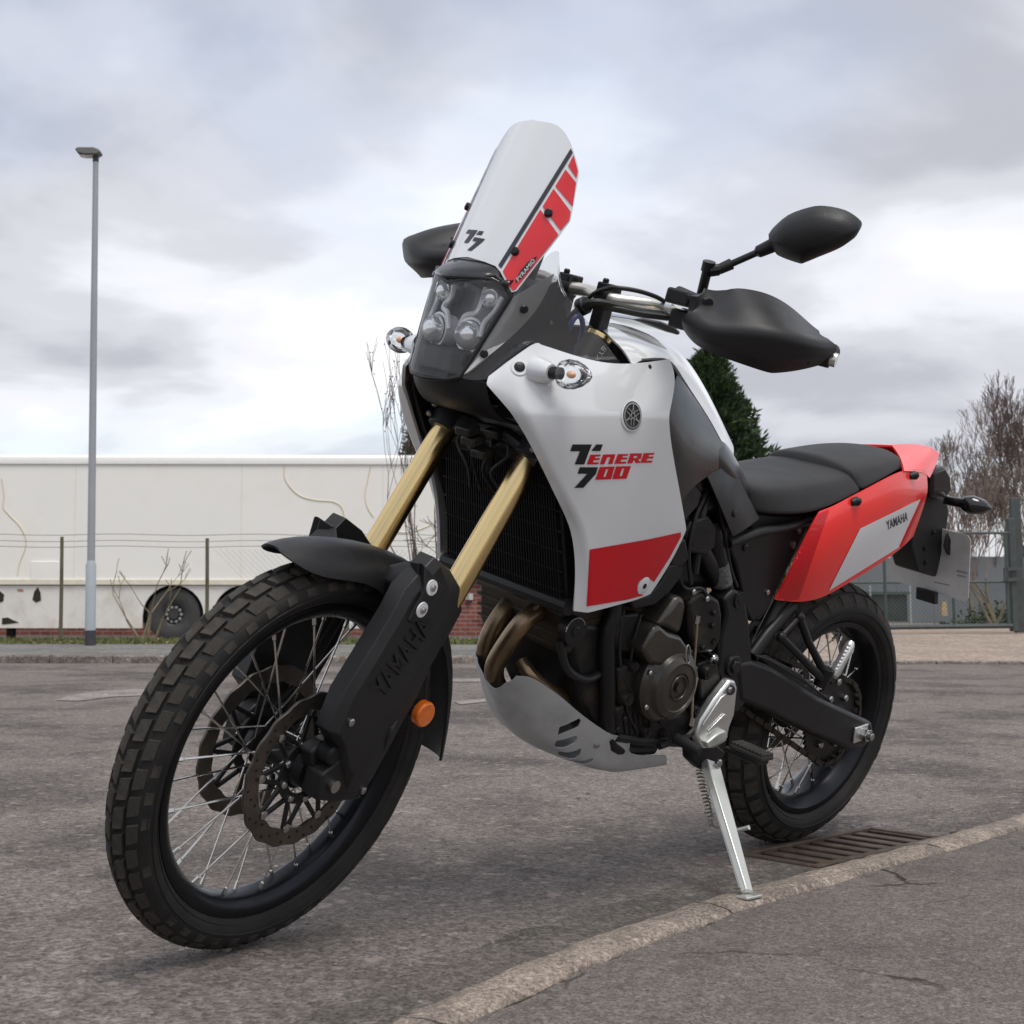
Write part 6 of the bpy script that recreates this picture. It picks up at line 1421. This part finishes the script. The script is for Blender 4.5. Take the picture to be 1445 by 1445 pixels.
# skid plate
SK = [((696, 973), (713, 966, .034), (728, 955.5, .056)), ((702, 994), (733, 990, .052), (752, 960, .084)), ((716, 1022), (760, 1032, .072), (788, 983, .110)), ((745, 1050), (797, 1064, .086), (824, 1013, .126)), ((785, 1066), (832, 1082, .095), (862, 1038, .136)), ((820, 1072), (862, 1089, .096), (886, 1043, .138)), ((842, 1073), (880, 1090, .096), (892, 1066, .132)), ((900, 1070), (938, 1081, .094), (940, 1068, .120))]
rows = []
for c, f_, t in SK:
    a, m_, e_ = P(*c, 0), P(*f_), P(*t); h1 = a.lerp(m_, .5) + Vector((.0, 0, -.004)); h2 = m_.lerp(e_, .5) + Vector((0, .004, 0)); q_ = [a, h1, m_, h2, e_]
    rows.append([Vector((p.x, -p.y, p.z)) for p in reversed(q_[1:])] + q_)
cs = lambda x, y: (640 + x / 4.815, 800 + y / 4.815)
slots = [[(712, 1125), (725, 1098), (850, 1052), (858, 1062), (848, 1092), (720, 1138)], [(690, 1212), (706, 1192), (828, 1163), (838, 1172), (830, 1196), (700, 1228)], [(710, 1275), (722, 1262), (858, 1244), (866, 1254), (855, 1274), (725, 1290)], [(788, 1332), (802, 1320), (938, 1308), (948, 1318), (936, 1334), (800, 1346)]]
grid_ = [(to_px(surf_at(rows, s_ * .04, 4 + t_ * .04)), (s_ * .04, 4 + t_ * .04)) for s_ in range(50, 160) for t_ in range(30, 101)]
holes = []
for s_ in slots:
    hl_ = []
    for q_ in s_:
        qc_ = (sum(w_[0] for w_ in s_) / 6, sum(w_[1] for w_ in s_) / 6); u_, v_ = cs(qc_[0] + (q_[0] - qc_[0]) * 1.06, qc_[1] + (q_[1] - qc_[1]) * 1.3); hl_.append(min(grid_, key=lambda g_: (g_[0][0] - u_) ** 2 + (g_[0][1] - v_) ** 2)[1])
    holes.append(hl_); holes.append([(a_, 8 - b_) for a_, b_ in hl_])
nr_ = len(rows) - 1
v2, f2 = fill2d([(0, 0), (nr_, 0), (nr_, 8), (0, 8)], holes, .16)
vs = [surf_at(rows, max(0, min(nr_, v.x)), max(0, min(8, v.y))) for v in v2]
o_sk = Vector((.1, 0, .55))
fs = [f if ((vs[f[1]] - vs[f[0]]).cross(vs[f[2]] - vs[f[0]])).dot(sum((vs[k_] for k_ in f), Vector()) / 3 - o_sk) > 0 else tuple(reversed(f)) for f in f2]
skid = mk('skid_plate', vs, fs, SKID, bike, smooth=180, solid=.0025); tk = bvh_of(skid)
p, n_ = hit(tk, 842, 1053); bolt('skid_bolt', p, n_, .006, .004, BOLT, skid)
# ------------------------------------------------------------------ swing arm, chain
for fl in (False, True):
    sw = slab('swing_arm', [(1040, 938), (1062, 932), (1092, 943), (1155, 984), (1232, 1020), (1236, 1040), (1222, 1056), (1198, 1060), (1140, 1036), (1085, 1008), (1045, 992)], .098, .136, BLKM, bike, flip=fl, bevel=.012, bseg=3)
    b = MB(); b.box(P(1214, 1036, .139), (.055, .006, .04), Matrix.Rotation(R(8), 3, 'Y')); b.build('axle_plate', ALU, sw, flip=fl, bevel=.002)
    q_ = P(1219, 1037, .142); b = MB(); b.tube([q_, q_ + Y * .014], .0165, 6); b.tube([q_ + Y * .014, q_ + Y * .024], [.010, .009], 14); b.build('axle_nut', BOLT, sw, flip=fl, bevel=.001)
MB().box(P(1090, 960, 0), (.06, .20, .05)).build('swing_arm_bridge', BLKM, bike, bevel=.01)
slab('chain_guard', [(1065, 926), (1082, 926), (1130, 952), (1158, 980), (1150, 986), (1090, 945)], .066, .098, BLK, bike, bevel=.003)
b = MB(); lowr = [P(1020, 985, .078), P(1060, 1015, .078), P(1120, 1056, .078), P(1160, 1085, .078)]; sp_c = Vector((XR, .078, RR))
lo2 = Vector((XR + .02, .078, RR - .106)); pth = [P(1018, 985, .078), lo2]
arcp = [sp_c + Vector((.107 * math.cos(R(a)), 0, .107 * math.sin(R(a)))) for a in range(-82, -290, -12)]
chain = [P(1010, 950, .078), P(1018, 982, .078)] + [P(1018, 982, .078).lerp(arcp[0], k / 22) for k in range(1, 22)] + arcp + [arcp[-1].lerp(Vector((-.30, .078, .56)), k / 20) for k in range(1, 21)]
# chain as a string of links
tot = 0; link = None; pts = [chain[0]]
acc = []
for a, c in zip(chain[1:-1], chain[2:]):
    seg = (c - a).length; k = max(1, round(seg / .0159))
    for j in range(k): acc.append((a.lerp(c, j / k), (c - a).normalized()))
lb = MB()
for i, (p, d_) in enumerate(acc):
    s_ = d_.cross(Y); hw = .0062 if i % 2 else .0042
    for yy in (-hw, hw): lb.prism([p + Y * yy - d_ * .011 + s_ * .006, p + Y * yy + d_ * .011 + s_ * .006, p + Y * yy + d_ * .011 - s_ * .006, p + Y * yy - d_ * .011 - s_ * .006], Y * .0014)
    lb.tube([p - Y * .007 - d_ * .008, p + Y * .007 - d_ * .008], .0045, 6)
lb.build('chain', CHAINM, bike)['kind'] = 'stuff'
# ------------------------------------------------------------------ pegs, stand, gear linkage
slab('peg_hanger', [(1031, 961), (1038, 962), (1041, 972), (1037, 1010), (1030, 1028), (1026, 1048), (1008, 1058), (992, 1058), (983, 1040), (990, 1018), (1008, 990)], .142, .164, ALU, bike, bevel=.005)
hgr = [o for o in bike.children if o.name.startswith('peg_hanger')][0]
b = MB(); b.tube([P(1030, 975, .164), P(1030, 975, .166)], .011, 16); b.build('hanger_recess', BLKM, hgr); bolt('hanger_bolt', P(1030, 975, .166), Y, .007, .004, BOLT, hgr)
b = MB(); b.prism([Vector((p.x, .1645, p.z)) for p in (P(u, v, .165) for u, v in ((998, 1032), (1022, 1008), (1025, 1012), (1001, 1036)))], (0, .003, 0)); b.prism([Vector((p.x, .1645, p.z)) for p in (P(u, v, .165) for u, v in ((990, 1024), (1016, 985), (1023, 980), (998, 1024)))], (0, .004, 0)); b.build('hanger_rib', ALU, hgr, bevel=.001)
b = MB(); pg0, pg1 = P(1012, 1052, .175), P(1078, 1060, .268); d_ = (pg1 - pg0).normalized()
b.box((pg0 + pg1) / 2 + Vector((0, .018, -.010)), (.042, (pg1 - pg0).y * .9, .012)); peg = b.build('footpeg', BLKM, bike, bevel=.003)
b = MB(); c_ = (pg0 + pg1) / 2 + Vector((0, .028, .004))
for k in range(9): b.box(c_ + Vector((0, -.036 + .009 * k, .002)), (.040, .006, .010))
b.box(c_ + Vector((0, 0, -.004)), (.042, .08, .008)); b.build('peg_rubber', mat('peg_rubber', (.035, .033, .03), .85, var=.3), peg, bevel=.0015)
slab('peg_clevis', [(998, 1050), (1015, 1036), (1024, 1032), (1028, 1042), (1015, 1052), (1000, 1058)], .160, .178, ALUW, bike, bevel=.003)
b = MB(); c2_ = Vector((c_.x, -c_.y, c_.z)); b.box(c2_, (.045, .09, .016)); b.box(c2_ + Vector((0, .06, .02)), (.03, .03, .06)); b.build('footpeg', BLKM, bike, bevel=.004)
# gear lever
MB().tube([P(984, 878, .158), P(978, 960, .16), P(976, 1018, .16)], .0028, 8).build('gear_linkage_rod', RODM, bike)
for uv in ((984, 876), (976, 1020), (980, 947)):
    p = P(*uv, .16); MB().tube([p - Vector((0, 0, .008)), p + Vector((0, 0, .008))], .0052, 8).build('rod_end', BOLT, bike)
MB().tube(smooth_path([P(985, 1025, .15), P(970, 1040, .15), P(955, 1046, .15), P(930, 1055, .15)], 4), .007, 8).build('gear_lever', BLKM, bike)
b = MB(); b.tube([P(952, 1042, .15), P(988, 1062, .21)], [.0115, .0115], 14); b.build('gear_pedal_rubber', mat('pedal_rubber', (.014, .014, .014), .75), bike, bevel=.003)
# side stand
foot_w = Gd(1056, 1264, KH + .006); ft = L3I @ (foot_w - Vector((0, 0, .002))); pv = P(1002, 1078, .150)
d_ = (ft - pv).normalized(); sx = Vector((1, 0, 0)); sx = (sx - d_ * sx.dot(d_)).normalized(); sy = d_.cross(sx)
def bx_along(a, c, w0, w1, t0, t1, nm, m_, parent=bike, bev=.003):
    b = MB(); vs_ = [a + sx * s1 * w0 + sy * s2 * t0 for s2 in (-1, 1) for s1 in (-1, 1)] + [c + sx * s1 * w1 + sy * s2 * t1 for s2 in (-1, 1) for s1 in (-1, 1)]
    b.add(vs_, [(0, 1, 3, 2), (4, 6, 7, 5), (0, 4, 5, 1), (2, 3, 7, 6), (0, 2, 6, 4), (1, 5, 7, 3)]); o_ = b.build(nm, m_, parent, bevel=bev)
    bm = bmesh.new(); bm.from_mesh(o_.data); bmesh.ops.recalc_face_normals(bm, faces=bm.faces); bm.to_mesh(o_.data); bm.free(); return o_
stand = bx_along(pv, ft - d_ * .006, .019, .0095, .010, .008, 'side_stand', ALUW)
for sgn in (-1, 1): bx_along(pv + sx * sgn * .0125 + sy * .010, ft - d_ * .02 + sx * sgn * .0068 + sy * .008, .0035, .0022, .003, .002, 'stand_rib', ALUW, stand, .001)
b = MB(); lq = L3I @ Vector((0, 0, 1)); b.prism([ft + L3I @ Vector((x, y, -.004)) for x, y in ((.022, .014), (.022, -.012), (-.024, -.014), (-.024, .016))], L3I @ Vector((0, 0, .006))); b.build('stand_foot', ALUW, stand, bevel=.002)
MB().tube([P(1022, 1178, .225), P(1057, 1169, .275)], [.0042, .0048], 10).build('stand_prong', ALUW, stand)
bolt('stand_bolt', P(1012, 1078, .166), Y, .010, .008, BOLT, stand)
slab('stand_bracket', [(975, 1052), (1010, 1050), (1024, 1062), (1018, 1082), (990, 1088), (976, 1075)], .115, .142, BLKM, bike, bevel=.005)
b = MB(); s0_, s1_ = P(986, 1088, .16), P(1004, 1158, .205); n_ = 14; hp_ = []; ax_ = (s1_ - s0_).normalized(); e1 = ax_.cross(Vector((1, 0, 0))).normalized(); e2 = ax_.cross(e1)
for i in range(n_ * 10 + 1):
    a = 2 * math.pi * i / 10; hp_.append(s0_.lerp(s1_, i / (n_ * 10)) + (e1 * math.cos(a) + e2 * math.sin(a)) * .0068)
b.tube(hp_, .0017, 5); b.tube([s1_, s1_ + ax_ * .012, s1_ + ax_ * .018 + Vector((-.012, 0.004, 0))], .0017, 5); b.build('stand_spring', mat('spring_steel', (.26, .24, .21), .4, metal=.8), stand)
# passenger peg bracket
for fl in (False, True):
    A, B_, C_ = P(1102, 900, .135), P(1128, 872, .135), P(1164, 952, .155)
    b = MB(); b.tube([B_, P(1140, 905, .145), C_], [.009, .0085, .010], 12); b.tube([A, P(1130, 928, .147), C_ + Vector((.01, 0, -.01))], [.009, .0085, .010], 12); b.tube([A, B_], .006, 8); b.sphere(A, .012, 12, 8); b.sphere(B_, .012, 12, 8)
    b.tube([C_ - Vector((0, .006, .03)), C_ + Vector((0, .004, .014))], [.016, .018], 14); brk = b.build('passenger_peg_bracket', BLKM, bike, flip=fl)
    b = MB(); q0, q1 = P(1176, 955, .165), P(1202, 906, .170)
    b.tube([q0, q0.lerp(q1, .1), q0.lerp(q1, .9), q1], [.010, .0125, .0115, .006], 14)
    for k in range(8):
        c_ = q0.lerp(q1, .15 + .1 * k) + Vector((.008, .004, .004)); b.sphere(c_, .0042, 8, 6)
    b.build('passenger_footpeg', ALU, bike, flip=fl); bolt('peg_bolt', P(1182, 963, .168), Y, .008, .007, BOLT, brk, flip=fl)

# ------------------------------------------------------------------ small engine-bay details
def wire(pts, r=.0028, m_=BLK, nm='wire', fl=False): MB().tube(smooth_path([P(*p) for p in pts], 6), r, 8).build(nm, m_, bike, flip=fl)
wire([(905, 868, .135), (895, 905, .14), (888, 950, .14), (884, 1000, .138), (900, 1035, .138)])
wire([(880, 862, .13), (874, 910, .135), (880, 960, .14), (905, 990, .14)], .0036)
wire([(968, 740, .13), (955, 790, .14), (965, 830, .145), (990, 832, .15), (1002, 850, .15)], .0034)
wire([(1000, 690, .13), (982, 730, .14), (972, 780, .145), (975, 826, .148)], .0045, BLK, 'clutch_cable')
wire([(1010, 700, .12), (1022, 750, .118), (1030, 800, .116), (1040, 830, .118)], .004)
wire([(790, 905, .12), (800, 945, .125), (826, 960, .125), (850, 950, .12)], .008, BLK, 'coolant_hose')
0 and wire([(745, 905, .07), (760, 930, .09), (790, 950, .1), (820, 985, .1)], .006, CYLM, 'oil_line')
wire([(1066, 926, .137), (1090, 935, .14), (1130, 960, .14), (1165, 985, .14)], .0026)
wire([(870, 1046, .128), (905, 1051, .128), (945, 1052, .13)], .005, ENG, 'oil_line')
for u, v, r_, h_, m_ in ((1003, 930, .013, .012, CHROME), (990, 948, .016, .02, ENG), (1000, 905, .010, .012, BOLTB), (978, 1002, .011, .012, ENG), (880, 985, .016, .016, ENG), (890, 940, .012, .014, ENG), (910, 1032, .014, .012, ENG), (935, 1035, .010, .012, ENG)):
    p = P(u, v, .138); b = MB(); b.tube([p - Y * .02, p + Y * h_ * .5, p + Y * h_], [r_, r_, r_ * .8], 16); b.tube([p + Y * h_, p + Y * (h_ + .002)], r_ * .45, 6); b.build('casting_boss', m_, bike)
for pl, y0, y1 in (([(872, 945), (905, 935), (912, 975), (900, 990), (875, 985)], .10, .142), ([(985, 938), (1012, 930), (1018, 960), (1010, 992), (988, 990)], .08, .140), ([(868, 870), (905, 866), (912, 900), (890, 925), (870, 920)], .09, .134), ([(950, 770), (968, 760), (974, 790), (960, 806), (946, 800)], .11, .150), ([(1012, 700), (1030, 705), (1040, 745), (1022, 752)], .09, .125)):
    slab('engine_casting', pl, y0, y1, ENG, bike, bevel=.006)
for k in range(6):
    a, c = P(880 + k * 7, 1010 - k * 2, .1362), P(884 + k * 7, 1046, .1362); b = MB(); b.tube([a, c], .0022, 6); b.build('casting_rib', ENG, bike)
b = MB(); b.prism([Vector((p.x, .1402, p.z)) for p in (P(u, v, .14) for u, v in ((976, 752), (990, 746), (1000, 750), (1000, 770), (988, 776), (977, 772)))], (0, .001, 0)); b.build('casting_opening', PIT, bike)
for u, v in ((700, 612), (716, 628), (682, 640), (668, 622), (735, 650), (660, 608)):
    p = P(u, v, .04); b = MB(); b.box(p, (.03, .035, .016), Matrix.Rotation(R(20), 3, 'Y')); b.build('connector', ENG, bike, bevel=.003)
for y in (-.05, -.02, .02, .055):
    MB().tube(smooth_path([(.455, y, .93), (.47, y * 1.3 + .01, .90), (.455, y * .6, .86), (.42, y, .82)], 5), .0035, 6).build('wire', BLK, bike)
# raised rings on the tyre walls
for w, rr in ((fw, ((.2900, .0385), (.3050, .0452))), (rw, ((.2540, .0665), (.2720, .0728)))):
    for sg in (1, -1):
        for r_, y_ in rr:
            MB().lathe([(r_ - .0012, sg * (y_ - .001)), (r_, sg * (y_ + .0008)), (r_ + .0012, sg * (y_ - .001))], 'Y', 96).build('wall_ring', RUB, w, smooth=60)
